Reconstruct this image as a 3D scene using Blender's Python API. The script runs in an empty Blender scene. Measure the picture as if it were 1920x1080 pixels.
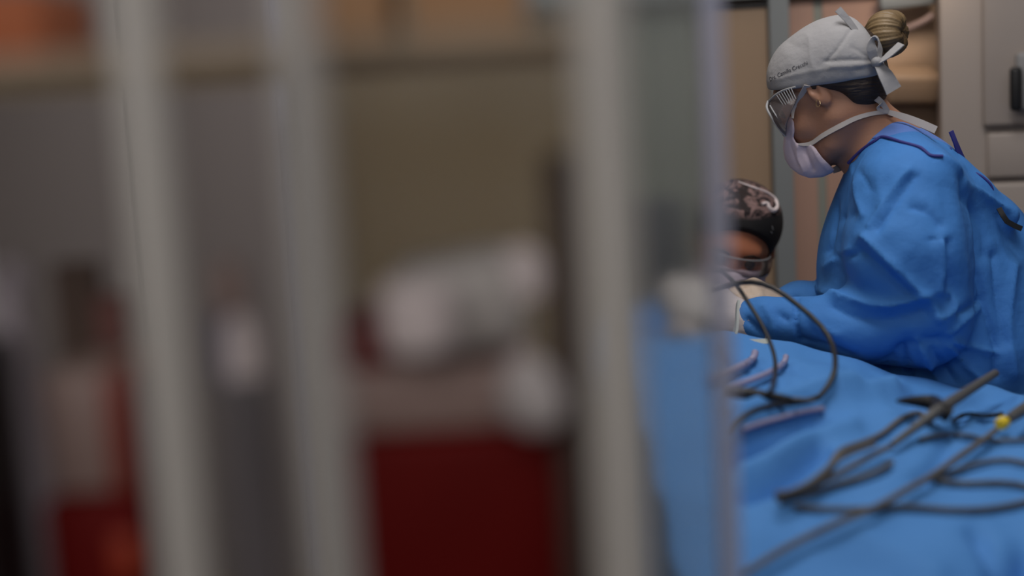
import bpy, bmesh, math, random
import numpy as np
from mathutils import Vector, Matrix
from mathutils.bvhtree import BVHTree

random.seed(7)
S = bpy.context.scene
COL = S.collection
PI = math.pi

# ------------------------------------------------------------------ camera, world, lights, exposure
F = 50.0 / 36.0 * 1920.0
PITCH, ROLL = math.radians(8.0), math.radians(3.2)
CAM = Vector((0.0, 0.0, 1.60))
_r0, _u0 = Vector((1, 0, 0)), Vector((0, math.sin(PITCH), math.cos(PITCH)))
FWD = Vector((0, math.cos(PITCH), -math.sin(PITCH)))
RT = _r0 * math.cos(ROLL) - _u0 * math.sin(ROLL)
UP = _u0 * math.cos(ROLL) + _r0 * math.sin(ROLL)
cd = bpy.data.cameras.new('camera')
cd.lens, cd.sensor_width, cd.clip_start, cd.clip_end = 50.0, 36.0, 0.02, 50.0
cam = bpy.data.objects.new('camera', cd)
COL.objects.link(cam)
cam.matrix_world = Matrix(((RT.x, UP.x, -FWD.x, CAM.x), (RT.y, UP.y, -FWD.y, CAM.y), (RT.z, UP.z, -FWD.z, CAM.z), (0, 0, 0, 1)))
cd.dof.use_dof = True
cd.dof.focus_distance = 2.46
cd.dof.aperture_fstop = 1.2
S.camera = cam

w = bpy.data.worlds.new('world')
S.world = w
w.use_nodes = True
w.node_tree.nodes['Background'].inputs[0].default_value = (0.5, 0.5, 0.55, 1)
w.node_tree.nodes['Background'].inputs[1].default_value = 0.05


def area(name, loc, target, size, power, col, spread=180):
    d = bpy.data.lights.new(name, 'AREA')
    d.shape, d.size, d.size_y, d.energy, d.color = 'RECTANGLE', size[0], size[1], power, col
    d.spread = math.radians(spread)
    o = bpy.data.objects.new(name, d)
    COL.objects.link(o)
    o.location = loc
    o.rotation_euler = (Vector(target) - Vector(loc)).to_track_quat('-Z', 'Y').to_euler()
    return o


area('ceiling_lamp_over_table', (0.55, 2.0, 2.86), (0.6, 2.2, 0), (0.7, 0.7), 18.0, (1.0, 0.97, 0.95))
area('alcove_wall_washer', (0.95, 3.12, 2.02), (0.97, 3.53, 1.62), (0.14, 0.10), 0.16, (1.0, 0.80, 0.60), 65)
area('ceiling_lamp_front', (1.2, 0.4, 2.86), (0.9, 0.9, 0), (1.2, 0.6), 9.0, (1.0, 0.97, 0.95))
area('ceiling_lamp_left', (-1.2, 1.2, 2.86), (-0.9, 1.2, 0), (1.2, 0.6), 8.0, (1.0, 0.95, 0.9))
area('fill_light_behind_camera', (-0.35, -0.35, 2.15), (-0.02, 0.85, 1.42), (1.4, 0.8), 9.0, (1.0, 0.96, 0.93))  # unseen fill light added to brighten the foreground rack, hung below the ceiling
area('ceiling_lamp_back', (0.3, 3.05, 2.86), (0.3, 3.2, 0), (2.4, 0.3), 4.0, (1.0, 0.86, 0.72))

S.view_settings.view_transform = 'Standard'
S.view_settings.look = 'None'
S.view_settings.gamma = 1.0
S.view_settings.use_curve_mapping = False
S.view_settings.exposure = 0.0
S.cycles.use_denoising = True


# ------------------------------------------------------------------ pixel rays
def ray(px, py):
    return (FWD + RT * ((px - 960) / F) + UP * ((540 - py) / F))


def P(px, py, y):
    d = ray(px, py)
    return CAM + d * (y / d.y)


def proj(V):
    q = V - np.array(CAM)
    z = q @ np.array(FWD)
    return 960 + F * (q @ np.array(RT)) / z, 540 - F * (q @ np.array(UP)) / z


# ------------------------------------------------------------------ materials
MATS = {}


def mat(name, col, rough=0.6, metal=0.0, bump=None, vary=None, trans=0.0, ior=1.45, sss=0.0, alpha=1.0, sheen=0.0, spec=0.5):
    """bump=(scale, strength, detail[, stretch]); vary=(scale, colour2, contrast[, stretch])"""
    if name in MATS:
        return MATS[name]
    m = bpy.data.materials.new(name)
    m.use_nodes = True
    nt = m.node_tree
    b = nt.nodes['Principled BSDF']
    b.inputs['Base Color'].default_value = (*col, 1)
    b.inputs['Roughness'].default_value = rough
    b.inputs['Metallic'].default_value = metal
    b.inputs['IOR'].default_value = ior
    b.inputs['Specular IOR Level'].default_value = spec
    b.inputs['Transmission Weight'].default_value = trans
    b.inputs['Alpha'].default_value = alpha
    if sss:
        b.inputs['Subsurface Weight'].default_value = sss
        b.inputs['Subsurface Radius'].default_value = (0.012, 0.005, 0.003)
        b.inputs['Subsurface Scale'].default_value = 1.0
    if sheen:
        b.inputs['Sheen Weight'].default_value = sheen
    tc = nt.nodes.new('ShaderNodeTexCoord')

    def coord(st):
        if not st:
            return tc.outputs['Object']
        mp = nt.nodes.new('ShaderNodeMapping')
        mp.inputs['Scale'].default_value = st
        nt.links.new(tc.outputs['Object'], mp.inputs['Vector'])
        return mp.outputs['Vector']
    if bump:
        n = nt.nodes.new('ShaderNodeTexNoise')
        n.inputs['Scale'].default_value = bump[0]
        n.inputs['Detail'].default_value = bump[2]
        nt.links.new(coord(bump[3] if len(bump) > 3 else None), n.inputs['Vector'])
        bp = nt.nodes.new('ShaderNodeBump')
        bp.inputs['Strength'].default_value = bump[1]
        bp.inputs['Distance'].default_value = 0.01
        nt.links.new(n.outputs['Fac'], bp.inputs['Height'])
        nt.links.new(bp.outputs['Normal'], b.inputs['Normal'])
    if vary:
        n = nt.nodes.new('ShaderNodeTexNoise')
        n.inputs['Scale'].default_value = vary[0]
        n.inputs['Detail'].default_value = 5
        nt.links.new(coord(vary[3] if len(vary) > 3 else None), n.inputs['Vector'])
        r = nt.nodes.new('ShaderNodeValToRGB')
        r.color_ramp.elements[0].position = 0.5 - vary[2]
        r.color_ramp.elements[1].position = 0.5 + vary[2]
        r.color_ramp.elements[0].color = (*col, 1)
        r.color_ramp.elements[1].color = (*vary[1], 1)
        nt.links.new(n.outputs['Fac'], r.inputs['Fac'])
        nt.links.new(r.outputs['Color'], b.inputs['Base Color'])
    MATS[name] = m
    return m


# ------------------------------------------------------------------ object helpers
def tag(o, label=None, cat=None, group=None, kind=None):
    if label:
        o['label'] = label
    if cat:
        o['category'] = cat
    if group:
        o['group'] = group
    if kind:
        o['kind'] = kind
    return o


def link(name, me, m, parent=None):
    o = bpy.data.objects.new(name, me)
    COL.objects.link(o)
    if m is not None:
        me.materials.append(m)
    if parent is not None:
        o.parent = parent
        o.matrix_parent_inverse = Matrix.LocRotScale(None, None, None)
        pm = world_mat(parent)
        o.matrix_basis = pm.inverted()      # meshes are written in world space
    return o


def world_mat(o):
    m = o.matrix_basis.copy()
    if o.parent is not None:
        m = world_mat(o.parent) @ m
    return m


def empty(name, loc, label, cat, group=None):
    o = bpy.data.objects.new(name, None)
    o.empty_display_size = 0.05
    COL.objects.link(o)
    o.location = loc
    return tag(o, label, cat, group)


def mesh_np(name, V, Q, smooth=True):
    me = bpy.data.meshes.new(name)
    V = np.asarray(V, np.float32)
    Q = np.asarray(Q, np.int32)
    me.vertices.add(len(V))
    me.vertices.foreach_set('co', V.ravel())
    me.loops.add(Q.size)
    me.loops.foreach_set('vertex_index', Q.ravel())
    me.polygons.add(len(Q))
    n = Q.shape[1]
    me.polygons.foreach_set('loop_start', np.arange(0, Q.size, n, dtype=np.int32))
    me.polygons.foreach_set('loop_total', np.full(len(Q), n, np.int32))
    me.polygons.foreach_set('use_smooth', np.full(len(Q), smooth))
    me.update(calc_edges=True)
    me.validate()
    return me


class Builder:
    """collects shapes into one mesh"""

    def __init__(self):
        self.bm = bmesh.new()

    def box(self, c, s, R=None, bevel=0.0, seg=2):
        M = Matrix.Translation(c) @ (R.to_4x4() if R is not None else Matrix.Identity(4)) @ Matrix.Diagonal((s[0], s[1], s[2], 1))
        t = bmesh.new()
        bmesh.ops.create_cube(t, size=1.0, matrix=M)
        if bevel:
            bmesh.ops.bevel(t, geom=list(t.edges), offset=bevel, segments=seg, affect='EDGES', profile=0.5)
        self._merge(t)
        return self

    def _merge(self, t):
        me = bpy.data.meshes.new('tmp')
        t.to_mesh(me)
        t.free()
        self.bm.from_mesh(me)
        bpy.data.meshes.remove(me)

    def tube(self, pts, r, seg=10, closed=False, sub=6):
        pts = [Vector(p) for p in pts]
        rr = r if isinstance(r, (list, tuple)) else [r] * len(pts)
        pts, rr = smooth_path(pts, rr, sub, closed)
        n = len(pts)
        rings = []
        nrm = None
        for i in range(n):
            if closed:
                t = (pts[(i + 1) % n] - pts[i - 1]).normalized()
            else:
                t = (pts[min(i + 1, n - 1)] - pts[max(i - 1, 0)]).normalized()
            if nrm is None:
                nrm = t.orthogonal().normalized()
            nrm = (nrm - t * nrm.dot(t)).normalized()
            bi = t.cross(nrm)
            rings.append([self.bm.verts.new(pts[i] + (nrm * math.cos(a) + bi * math.sin(a)) * rr[i]) for a in [2 * PI * k / seg for k in range(seg)]])
        for i in range(n if closed else n - 1):
            a, b = rings[i], rings[(i + 1) % n]
            for k in range(seg):
                self.bm.faces.new((a[k], a[(k + 1) % seg], b[(k + 1) % seg], b[k]))
        if not closed:
            self.bm.faces.new(rings[0][::-1])
            self.bm.faces.new(rings[-1])
        return self

    def ribbon(self, pts, wd, width, thick=0.0012, sub=6):
        """flat strap: pts path, wd = width direction (one vector or one per point)"""
        pts = [Vector(p) for p in pts]
        wds = [Vector(v) for v in wd] if isinstance(wd, list) else [Vector(wd)] * len(pts)
        ws = width if isinstance(width, list) else [width] * len(pts)
        P2, W2 = smooth_path(pts, ws, sub)
        D2 = smooth_path(wds, ws, sub)[0]
        n = len(P2)
        rings = []
        for i in range(n):
            t = (P2[min(i + 1, n - 1)] - P2[max(i - 1, 0)]).normalized()
            d = (D2[i] - t * D2[i].dot(t)).normalized()
            nn = t.cross(d)
            h, q = d * W2[i] / 2, nn * thick / 2
            rings.append([self.bm.verts.new(P2[i] + v) for v in (-h - q, h - q, h + q, -h + q)])
        for i in range(n - 1):
            for k in range(4):
                self.bm.faces.new((rings[i][k], rings[i][(k + 1) % 4], rings[i + 1][(k + 1) % 4], rings[i + 1][k]))
        self.bm.faces.new(rings[0][::-1])
        self.bm.faces.new(rings[-1])
        return self

    def lathe(self, base, prof, seg=28, R=None):
        """prof = [(radius, height)...] about local z at base"""
        R = R or Matrix.Identity(3)
        base = Vector(base)
        rings = []
        for (r, h) in prof:
            rings.append([self.bm.verts.new(base + R @ Vector((r * math.cos(2 * PI * k / seg), r * math.sin(2 * PI * k / seg), h))) for k in range(seg)])
        for a, b in zip(rings, rings[1:]):
            for k in range(seg):
                self.bm.faces.new((a[k], a[(k + 1) % seg], b[(k + 1) % seg], b[k]))
        self.bm.faces.new(rings[0][::-1])
        self.bm.faces.new(rings[-1])
        return self

    def build(self, name, m, parent=None, smooth=True, auto=40):
        bmesh.ops.recalc_face_normals(self.bm, faces=self.bm.faces)
        ang = math.radians(auto)
        for f in self.bm.faces:
            f.smooth = smooth
        if smooth:
            for e in self.bm.edges:
                if len(e.link_faces) == 2 and e.calc_face_angle(0) > ang:
                    e.smooth = False
        me = bpy.data.meshes.new(name)
        self.bm.to_mesh(me)
        self.bm.free()
        return link(name, me, m, parent)


def smooth_path(pts, vals, sub, closed=False):
    if len(pts) < 3 or sub < 2:
        return list(pts), list(vals)
    out, ov = [], []
    n = len(pts)
    for i in range(n if closed else n - 1):
        g = (lambda k: pts[k % n]) if closed else (lambda k: pts[max(0, min(n - 1, k))])
        p0, p1, p2, p3 = g(i - 1), g(i), g(i + 1), g(i + 2)
        for s in range(sub):
            t = s / sub
            out.append(0.5 * ((2 * p1) + (p2 - p0) * t + (2 * p0 - 5 * p1 + 4 * p2 - p3) * t * t + (3 * p1 - p0 - 3 * p2 + p3) * t ** 3))
            ov.append(vals[i] * (1 - t) + vals[(i + 1) % n] * t)
    if not closed:
        out.append(pts[-1])
        ov.append(vals[-1])
    return out, ov


# ------------------------------------------------------------------ implicit surfaces (bodies, cloth)
BIG = 0.1


class Field:
    def __init__(self, xs, ys, zs):
        self.ax = [np.asarray(a, np.float32) for a in (xs, ys, zs)]
        self.D = np.full([len(a) for a in self.ax], BIG, np.float32)

    def block(self, lo, hi, pad):
        sl = []
        for a, l, h in zip(self.ax, lo, hi):
            i, j = np.searchsorted(a, l - pad), np.searchsorted(a, h + pad)
            if j <= i:
                return None
            sl.append(slice(i, j))
        g = [a[s] for a, s in zip(self.ax, sl)]
        return tuple(sl), g[0][:, None, None], g[1][None, :, None], g[2][None, None, :]

    def comb(self, sl, d, k, op):
        a = self.D[sl]
        if op == 's':
            d = -d
            h = np.maximum(k - np.abs(a - d), 0) / k
            self.D[sl] = np.maximum(a, d) + h * h * k * 0.25
        elif op == 'i':
            h = np.maximum(k - np.abs(a - d), 0) / k
            self.D[sl] = np.maximum(a, d) + h * h * k * 0.25
        else:
            h = np.maximum(k - np.abs(a - d), 0) / k
            self.D[sl] = np.minimum(a, d) - h * h * k * 0.25

    def cone(self, a, b, ra, rb, k=0.03, op='u'):
        a, b = np.array(a, np.float32), np.array(b, np.float32)
        rm = max(ra, rb)
        r = self.block(np.minimum(a, b) - rm, np.maximum(a, b) + rm, 0.07)
        if r is None:
            return self
        sl, X, Y, Z = r
        d = b - a
        dd = float(d @ d) + 1e-12
        t = np.clip(((X - a[0]) * d[0] + (Y - a[1]) * d[1] + (Z - a[2]) * d[2]) / dd, 0, 1)
        ds = np.sqrt((X - a[0] - t * d[0]) ** 2 + (Y - a[1] - t * d[1]) ** 2 + (Z - a[2] - t * d[2]) ** 2) - (ra + (rb - ra) * t)
        self.comb(sl, ds, k, op)
        return self

    def ell(self, c, r, R=None, k=0.02, op='u'):
        c = np.array(c, np.float32)
        rm = max(r)
        q = self.block(c - rm, c + rm, 0.07)
        if q is None:
            return self
        sl, X, Y, Z = q
        R = np.array(R, np.float32) if R is not None else np.eye(3, dtype=np.float32)
        dx, dy, dz = X - c[0], Y - c[1], Z - c[2]
        k0 = 0
        k1 = 0
        for i in range(3):
            u = (dx * R[0, i] + dy * R[1, i] + dz * R[2, i]) / r[i]
            k0 = k0 + u * u
            k1 = k1 + (u / r[i]) ** 2
        k0, k1 = np.sqrt(k0), np.sqrt(k1) + 1e-9
        self.comb(sl, k0 * (k0 - 1) / k1, k, op)
        return self

    def plane(self, p, n, k=0.004):
        """keep the side n points away from"""
        n = np.array(Vector(n).normalized())
        X, Y, Z = self.ax[0][:, None, None], self.ax[1][None, :, None], self.ax[2][None, None, :]
        d = ((X - p[0]) * n[0] + (Y - p[1]) * n[1] + (Z - p[2]) * n[2]).astype(np.float32)
        self.comb((slice(None),) * 3, d, k, 'i')
        return self

    def poly(self, pts, scale, k=0.006):
        """intersect with a region given by its outline seen from the front, scale px per metre"""
        X, Y, Z = np.meshgrid(*self.ax, indexing='ij')
        px, py = proj(np.stack([X.ravel(), Y.ravel(), Z.ravel()], 1))
        d = np.full(px.shape, 1e9)
        s = np.ones(px.shape)
        n = len(pts)
        for i in range(n):
            ax, ay = pts[i]
            bx, by = pts[i - 1]
            ex, ey = bx - ax, by - ay
            wx, wy = px - ax, py - ay
            t = np.clip((wx * ex + wy * ey) / (ex * ex + ey * ey), 0, 1)
            d = np.minimum(d, (wx - ex * t) ** 2 + (wy - ey * t) ** 2)
            c1, c2, c3 = py >= ay, py < by, ex * wy > ey * wx
            s = np.where((c1 & c2 & c3) | (~c1 & ~c2 & ~c3), -s, s)
        self.comb((slice(None),) * 3, (s * np.sqrt(d) / scale).reshape(self.D.shape).astype(np.float32), k, 'i')
        return self

    def shell(self, t):
        self.D = np.maximum(self.D, -(self.D + t))
        return self

    def mesh(self, relax=1):
        D = self.D
        ins = D < 0
        nx, ny, nz = D.shape
        cnt = np.zeros((nx - 1, ny - 1, nz - 1), np.int8)
        for i in (0, 1):
            for j in (0, 1):
                for k in (0, 1):
                    cnt += ins[i:nx - 1 + i, j:ny - 1 + j, k:nz - 1 + k]
        ci, cj, ck = np.nonzero((cnt > 0) & (cnt < 8))
        idx = np.full(cnt.shape, -1, np.int32)
        idx[ci, cj, ck] = np.arange(len(ci))
        acc = np.zeros((len(ci), 3))
        num = np.zeros(len(ci))
        A = self.ax
        for ax in range(3):
            for u in (0, 1):
                for v in (0, 1):
                    o = [u, v]
                    o.insert(ax, 0)
                    e = list(o)
                    e[ax] = 1
                    d0 = D[ci + o[0], cj + o[1], ck + o[2]]
                    d1 = D[ci + e[0], cj + e[1], ck + e[2]]
                    m = (d0 < 0) != (d1 < 0)
                    t = np.where(m, d0 / np.where(m, d0 - d1, 1), 0)
                    p0 = np.stack([A[0][ci + o[0]], A[1][cj + o[1]], A[2][ck + o[2]]], 1)
                    p1 = np.stack([A[0][ci + e[0]], A[1][cj + e[1]], A[2][ck + e[2]]], 1)
                    acc += np.where(m[:, None], p0 + (p1 - p0) * t[:, None], 0)
                    num += m
        V = acc / num[:, None]
        Q = []
        for ax in range(3):
            sa = [slice(1, -1)] * 3
            sb = [slice(1, -1)] * 3
            sa[ax], sb[ax] = slice(0, -1), slice(1, None)
            a, b = ins[tuple(sa)], ins[tuple(sb)]
            ii = np.stack(np.nonzero(a != b), 1)
            if not len(ii):
                continue
            fl = a[tuple(ii.T)]
            ii = ii + 1
            ii[:, ax] -= 1
            u, v = (ax + 1) % 3, (ax + 2) % 3
            quad = []
            for (du, dv) in ((-1, -1), (0, -1), (0, 0), (-1, 0)):
                q = ii.copy()
                q[:, u] += du
                q[:, v] += dv
                quad.append(idx[tuple(q.T)])
            quad = np.stack(quad, 1)
            quad[~fl] = quad[~fl][:, ::-1]
            Q.append(quad)
        Q = np.concatenate(Q)
        for _ in range(relax):
            sm = np.zeros_like(V)
            ct = np.zeros(len(V))
            for k in range(4):
                np.add.at(sm, Q[:, k], V[Q[:, (k + 1) % 4]] + V[Q[:, k - 1]])
                np.add.at(ct, Q[:, k], 2)
            V = V * 0.5 + 0.5 * sm / np.maximum(ct, 1)[:, None]
        return V, Q


def normals(V, Q):
    n = np.cross(V[Q[:, 2]] - V[Q[:, 0]], V[Q[:, 3]] - V[Q[:, 1]])
    N = np.zeros_like(V)
    for k in range(4):
        np.add.at(N, Q[:, k], n)
    return N / (np.linalg.norm(N, axis=1)[:, None] + 1e-12)


def polydist(px, py, pts):
    d = np.full(px.shape, 1e9)
    for (ax, ay), (bx, by) in zip(pts, pts[1:]):
        ex, ey = bx - ax, by - ay
        t = np.clip(((px - ax) * ex + (py - ay) * ey) / (ex * ex + ey * ey + 1e-9), 0, 1)
        d = np.minimum(d, np.hypot(px - ax - ex * t, py - ay - ey * t))
    return d


def smoothpx(pts, sub=6):
    return [(v.x, v.y) for v in smooth_path([Vector((p[0], p[1], 0)) for p in pts], [0] * len(pts), sub)[0]]


def folds(V, Q, lst):
    """pleats and creases on the near side of a cloth: (line, width, height)"""
    N = normals(V, Q)
    px, py = proj(V)
    tocam = np.array(CAM) - V
    tocam /= np.linalg.norm(tocam, axis=1)[:, None]
    face = np.clip((N * tocam).sum(1) * 3, 0, 1)
    disp = np.zeros(len(V))
    for line, wd, h in lst:
        d = polydist(px, py, smoothpx(line))
        disp += 1.25 * h * np.exp(-(d / wd) ** 1.15)
    return V + N * (disp * face)[:, None]


def ripple(V, amp, freq, seed=0, mask=None):
    rs = np.random.RandomState(seed)
    out = np.zeros(len(V))
    for i in range(7):
        k = rs.normal(size=3) * freq * (0.6 + 0.25 * i)
        out += np.sin(V @ k + rs.uniform(0, 6.28) + 1.3 * np.sin(V @ (rs.normal(size=3) * freq * 0.7))) / (1 + 0.5 * i)
    return out * amp / 2.5


def crumple(V, amp, freq, seed=0):
    """sharp creases with flat facets between them"""
    rs = np.random.RandomState(seed)
    out = np.zeros(len(V))
    for i in range(8):
        k = rs.normal(size=3)
        k *= freq * (0.7 + 0.32 * i) / np.linalg.norm(k)
        w_ = 1.5 * np.sin(V @ (rs.normal(size=3) * freq * 0.35) + rs.uniform(0, 6)) + 0.8 * np.sin(V @ (rs.normal(size=3) * freq * 0.8))
        ph = (V @ k + rs.uniform(0, 6.28) + w_) / PI
        tri = np.abs(np.mod(ph, 2.0) - 1.0)
        out += (np.minimum(tri, 0.62) - 0.4) / (1 + 0.55 * i)
    return out * amp


def axis_of(*spans):
    """uneven grid lines: spans (from, to, step)"""
    out = []
    for a, b, s in spans:
        out += list(np.arange(a, b - s * 0.3, s))
    out.append(spans[-1][1])
    return np.array(out)


class Frame:
    """head frame: f forward, l left side, u up"""

    def __init__(self, o, f, u, s=1.0):
        self.o = Vector(o)
        self.f = Vector(f).normalized()
        u = Vector(u)
        self.u = (u - self.f * u.dot(self.f)).normalized()
        self.l = self.u.cross(self.f)
        self.s = s
        self.R = np.array([[self.f.x, self.l.x, self.u.x], [self.f.y, self.l.y, self.u.y], [self.f.z, self.l.z, self.u.z]])

    def __call__(self, f, l, u):
        return self.o + (self.f * f + self.l * l + self.u * u) * self.s


def head(Fd, H, g=0.0, ears=True):
    """skull, face and ears; g inflates everything for things worn on the face"""
    s = H.s

    def e(c, r, k=0.02, op='u'):
        Fd.ell(H(*c), [(x + (g if op == 'u' else 0)) * s for x in r], H.R, k * s, op)

    def c(a, b, ra, rb, k=0.02):
        Fd.cone(H(*a), H(*b), (ra + g) * s, (rb + g) * s, k * s)
    e((-0.014, 0, 0.052), (0.096, 0.075, 0.078))
    e((0.030, 0, 0.000), (0.058, 0.062, 0.082), 0.03)
    e((0.038, 0, -0.055), (0.046, 0.050, 0.050), 0.03)
    for q in (-1, 1):
        c((-0.004, q * 0.050, -0.035), (0.020, q * 0.044, -0.075), 0.020, 0.016, 0.025)
        c((0.020, q * 0.044, -0.075), (0.068, q * 0.012, -0.098), 0.016, 0.017, 0.02)
        e((0.052, q * 0.036, -0.026), (0.028, 0.026, 0.024))
    e((0.074, 0, -0.098), (0.019, 0.022, 0.018), 0.02)
    e((0.078, 0, 0.034), (0.016, 0.046, 0.013), 0.02)
    if g == 0:
        for q in (-1, 1):
            e((0.098, q * 0.031, 0.012), (0.016, 0.018, 0.011), 0.012, 's')
            e((0.074, q * 0.031, 0.012), (0.0125, 0.0125, 0.0125), 0.004)
    c((0.086, 0, 0.022), (0.097, 0, -0.024), 0.007, 0.010, 0.015)
    if g == 0:
        for q in (-1, 1):
            e((0.088, q * 0.012, -0.029), (0.010, 0.008, 0.008), 0.008)
        e((0.086, 0, -0.058), (0.012, 0.023, 0.006), 0.008)
        e((0.084, 0, -0.069), (0.012, 0.020, 0.007), 0.008)
    if ears:
        for q in (-1, 1):
            er = np.array(Matrix.Rotation(q * 0.22, 3, 'Z') @ Matrix.Rotation(0.25, 3, 'Y'))
            R = H.R @ er
            Fd.ell(H(0.000, q * 0.076, 0.021), [0.0165 * s, 0.0066 * s, 0.0285 * s], R, 0.006 * s)
            Fd.ell(H(0.004, q * 0.0835, 0.025), [0.0082 * s, 0.0062 * s, 0.0165 * s], R, 0.004 * s, 's')
            Fd.ell(H(0.009, q * 0.079, 0.017), [0.005 * s, 0.005 * s, 0.006 * s], R, 0.004 * s)


def hand(Fd, W, d, n, curl, side, grow=0.0, spread=0.0, k=0.006):
    """W wrist, d direction of the fingers, n back of the hand, side +1 thumb along n x d"""
    d = Vector(d).normalized()
    n = Vector(n)
    n = (n - d * n.dot(d)).normalized()
    la = n.cross(d) * side
    W = Vector(W)
    lens = (0.072, 0.082, 0.076, 0.060)
    offs = (0.030, 0.010, -0.010, -0.028)
    rk = 0.0105 + grow
    Fd.cone(W - d * 0.05, W, 0.026 + grow, 0.024 + grow, 0.02)
    for i in range(4):
        kn = W + d * (0.088 - 0.006 * abs(i - 1)) + la * offs[i]
        Fd.cone(W + la * offs[i] * 0.55 + d * 0.008, kn, 0.016 + grow, 0.0125 + grow, 0.014)
        p = kn
        a = 0.0
        for j, fr in enumerate((0.45, 0.31, 0.24)):
            a += curl[i] * (0.8, 1.0, 0.7)[j]
            dv = d * math.cos(a) - n * math.sin(a) + la * (spread * offs[i] * 8)
            q = p + dv.normalized() * lens[i] * fr
            Fd.cone(p, q, rk - 0.0010 * j, rk - 0.0010 * (j + 1), k)
            p = q
    t0 = W + d * 0.022 + la * 0.020
    t1 = W + d * 0.058 + la * 0.046 - n * 0.014
    t2 = t1 + (d * 0.75 - n * 0.45 - la * 0.10).normalized() * 0.032
    t3 = t2 + (d * 0.80 - n * 0.35 - la * 0.40).normalized() * 0.026
    Fd.cone(t0, t1, 0.016 + grow, 0.013 + grow, 0.012)
    Fd.cone(t1, t2, 0.0125 + grow, 0.0115 + grow, k)
    Fd.cone(t2, t3, 0.0115 + grow, 0.0095 + grow, k)


def fobj(name, Fd, m, parent=None, relax=1, fold=None, rip=None, crum=None):
    V, Q = Fd.mesh(relax)
    if rip:
        N = normals(V, Q)
        V = V + N * ripple(V, *rip)[:, None]
    if crum:
        N = normals(V, Q)
        V = V + N * crumple(V, *crum)[:, None]
    if fold:
        V = folds(V, Q, fold)
    return link(name, mesh_np(name, V, Q), m, parent)


def surf(px, py, o, lift=0.002):
    """point on a garment seen at a pixel, lifted a little off it"""
    me = o.data
    if o.name not in surf.c:
        v = np.zeros(len(me.vertices) * 3)
        me.vertices.foreach_get('co', v)
        surf.c[o.name] = BVHTree.FromPolygons([Vector(k) for k in v.reshape(-1, 3)], [tuple(p.vertices) for p in me.polygons])
    d = ray(px, py).normalized()
    h = surf.c[o.name].ray_cast(CAM, d)
    return h[0] + h[1] * lift if h[0] is not None else P(px, py, 2.46)


surf.c = {}
# ================================================================== colours
M_wall = mat('olive_wall_paint', (0.34, 0.235, 0.125), 0.85, vary=(1.2, (0.37, 0.26, 0.15), 0.3))
M_ceil = mat('ceiling_paint', (0.5, 0.5, 0.48), 0.9)
M_floor = mat('vinyl_floor', (0.30, 0.31, 0.30), 0.45, vary=(30, (0.34, 0.34, 0.33), 0.2))
M_frame = mat('grey_aluminium', (0.24, 0.255, 0.26), 0.45, metal=0.1)
M_tan = mat('tan_door_laminate', (0.33, 0.225, 0.145), 0.55, vary=(2.0, (0.36, 0.25, 0.165), 0.3, (6, 6, 0.6)))
M_rose = mat('rose_brown_laminate', (0.42, 0.26, 0.20), 0.55)
M_green = mat('grey_green_panel', (0.25, 0.265, 0.235), 0.6)
M_black = mat('black_plastic', (0.008, 0.008, 0.009), 0.5)
M_gasket = mat('dark_gasket', (0.03, 0.028, 0.028), 0.7)
M_cab = mat('warm_grey_cabinet', (0.345, 0.295, 0.265), 0.5)
M_cab2 = mat('pale_grey_plastic', (0.36, 0.36, 0.37), 0.5)
M_gown = mat('blue_nonwoven_gown', (0.050, 0.195, 0.52), 0.75, bump=(26, 0.35, 6), spec=0.3)
M_drape = mat('blue_drape_cloth', (0.068, 0.230, 0.56), 0.75, bump=(18, 0.35, 5), spec=0.3)
M_collar = mat('collar_periwinkle', (0.10, 0.20, 0.55), 0.75, bump=(40, 0.2, 4))
M_navy = mat('navy_binding', (0.035, 0.035, 0.20), 0.7)
M_white = mat('white_cotton', (0.315, 0.31, 0.32), 0.85, bump=(60, 0.2, 5))
M_strap = mat('white_strap', (0.46, 0.42, 0.40), 0.8)
M_mask = mat('lavender_white_mask', (0.60, 0.50, 0.57), 0.85, bump=(50, 0.15, 4))
M_skin = mat('skin', (0.38, 0.19, 0.12), 0.5, sss=0.08, bump=(180, 0.06, 3))
M_skin2 = mat('warm_skin', (0.42, 0.15, 0.075), 0.5, sss=0.08)
M_hair = mat('dark_brown_hair', (0.030, 0.018, 0.013), 0.55, bump=(40, 0.6, 6, (1, 1, 6)))
M_bun = mat('ash_blonde_hair', (0.060, 0.036, 0.018), 0.5, vary=(14, (0.23, 0.155, 0.075), 0.22), bump=(30, 0.4, 6))
M_glove = mat('beige_latex_glove', (0.50, 0.40, 0.32), 0.55, bump=(70, 0.25, 4))
M_ink = mat('dark_navy_thread', (0.02, 0.02, 0.035), 0.7)
M_steel = mat('dull_steel', (0.26, 0.24, 0.22), 0.38, metal=0.85)
M_cord = mat('brownish_grey_cord', (0.115, 0.105, 0.095), 0.6, spec=0.3)
M_cable = mat('grey_cable_rubber', (0.085, 0.085, 0.085), 0.5)
M_rubber = mat('black_rubber', (0.012, 0.012, 0.013), 0.45)
M_pinktube = mat('pinkish_tubing', (0.27, 0.26, 0.40), 0.4)
M_yellow = mat('yellow_band', (0.75, 0.55, 0.03), 0.5)
M_post = mat('pale_grey_enamel', (0.48, 0.455, 0.43), 0.5)
M_shelf = mat('tan_shelf_laminate', (0.23, 0.175, 0.12), 0.6)
M_stand = mat('dull_grey_enamel', (0.37, 0.35, 0.335), 0.5)
M_divider = mat('dark_grey_panel', (0.34, 0.325, 0.33), 0.6)
M_red = mat('dark_red_plastic', (0.11, 0.0025, 0.002), 0.6, spec=0.15)
M_red2 = mat('bright_red_plastic', (0.20, 0.035, 0.022), 0.4)
M_smoke = mat('brownish_plastic', (0.29, 0.20, 0.18), 0.5)
M_lid = mat('grey_plastic_lid', (0.46, 0.425, 0.41), 0.55)
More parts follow.
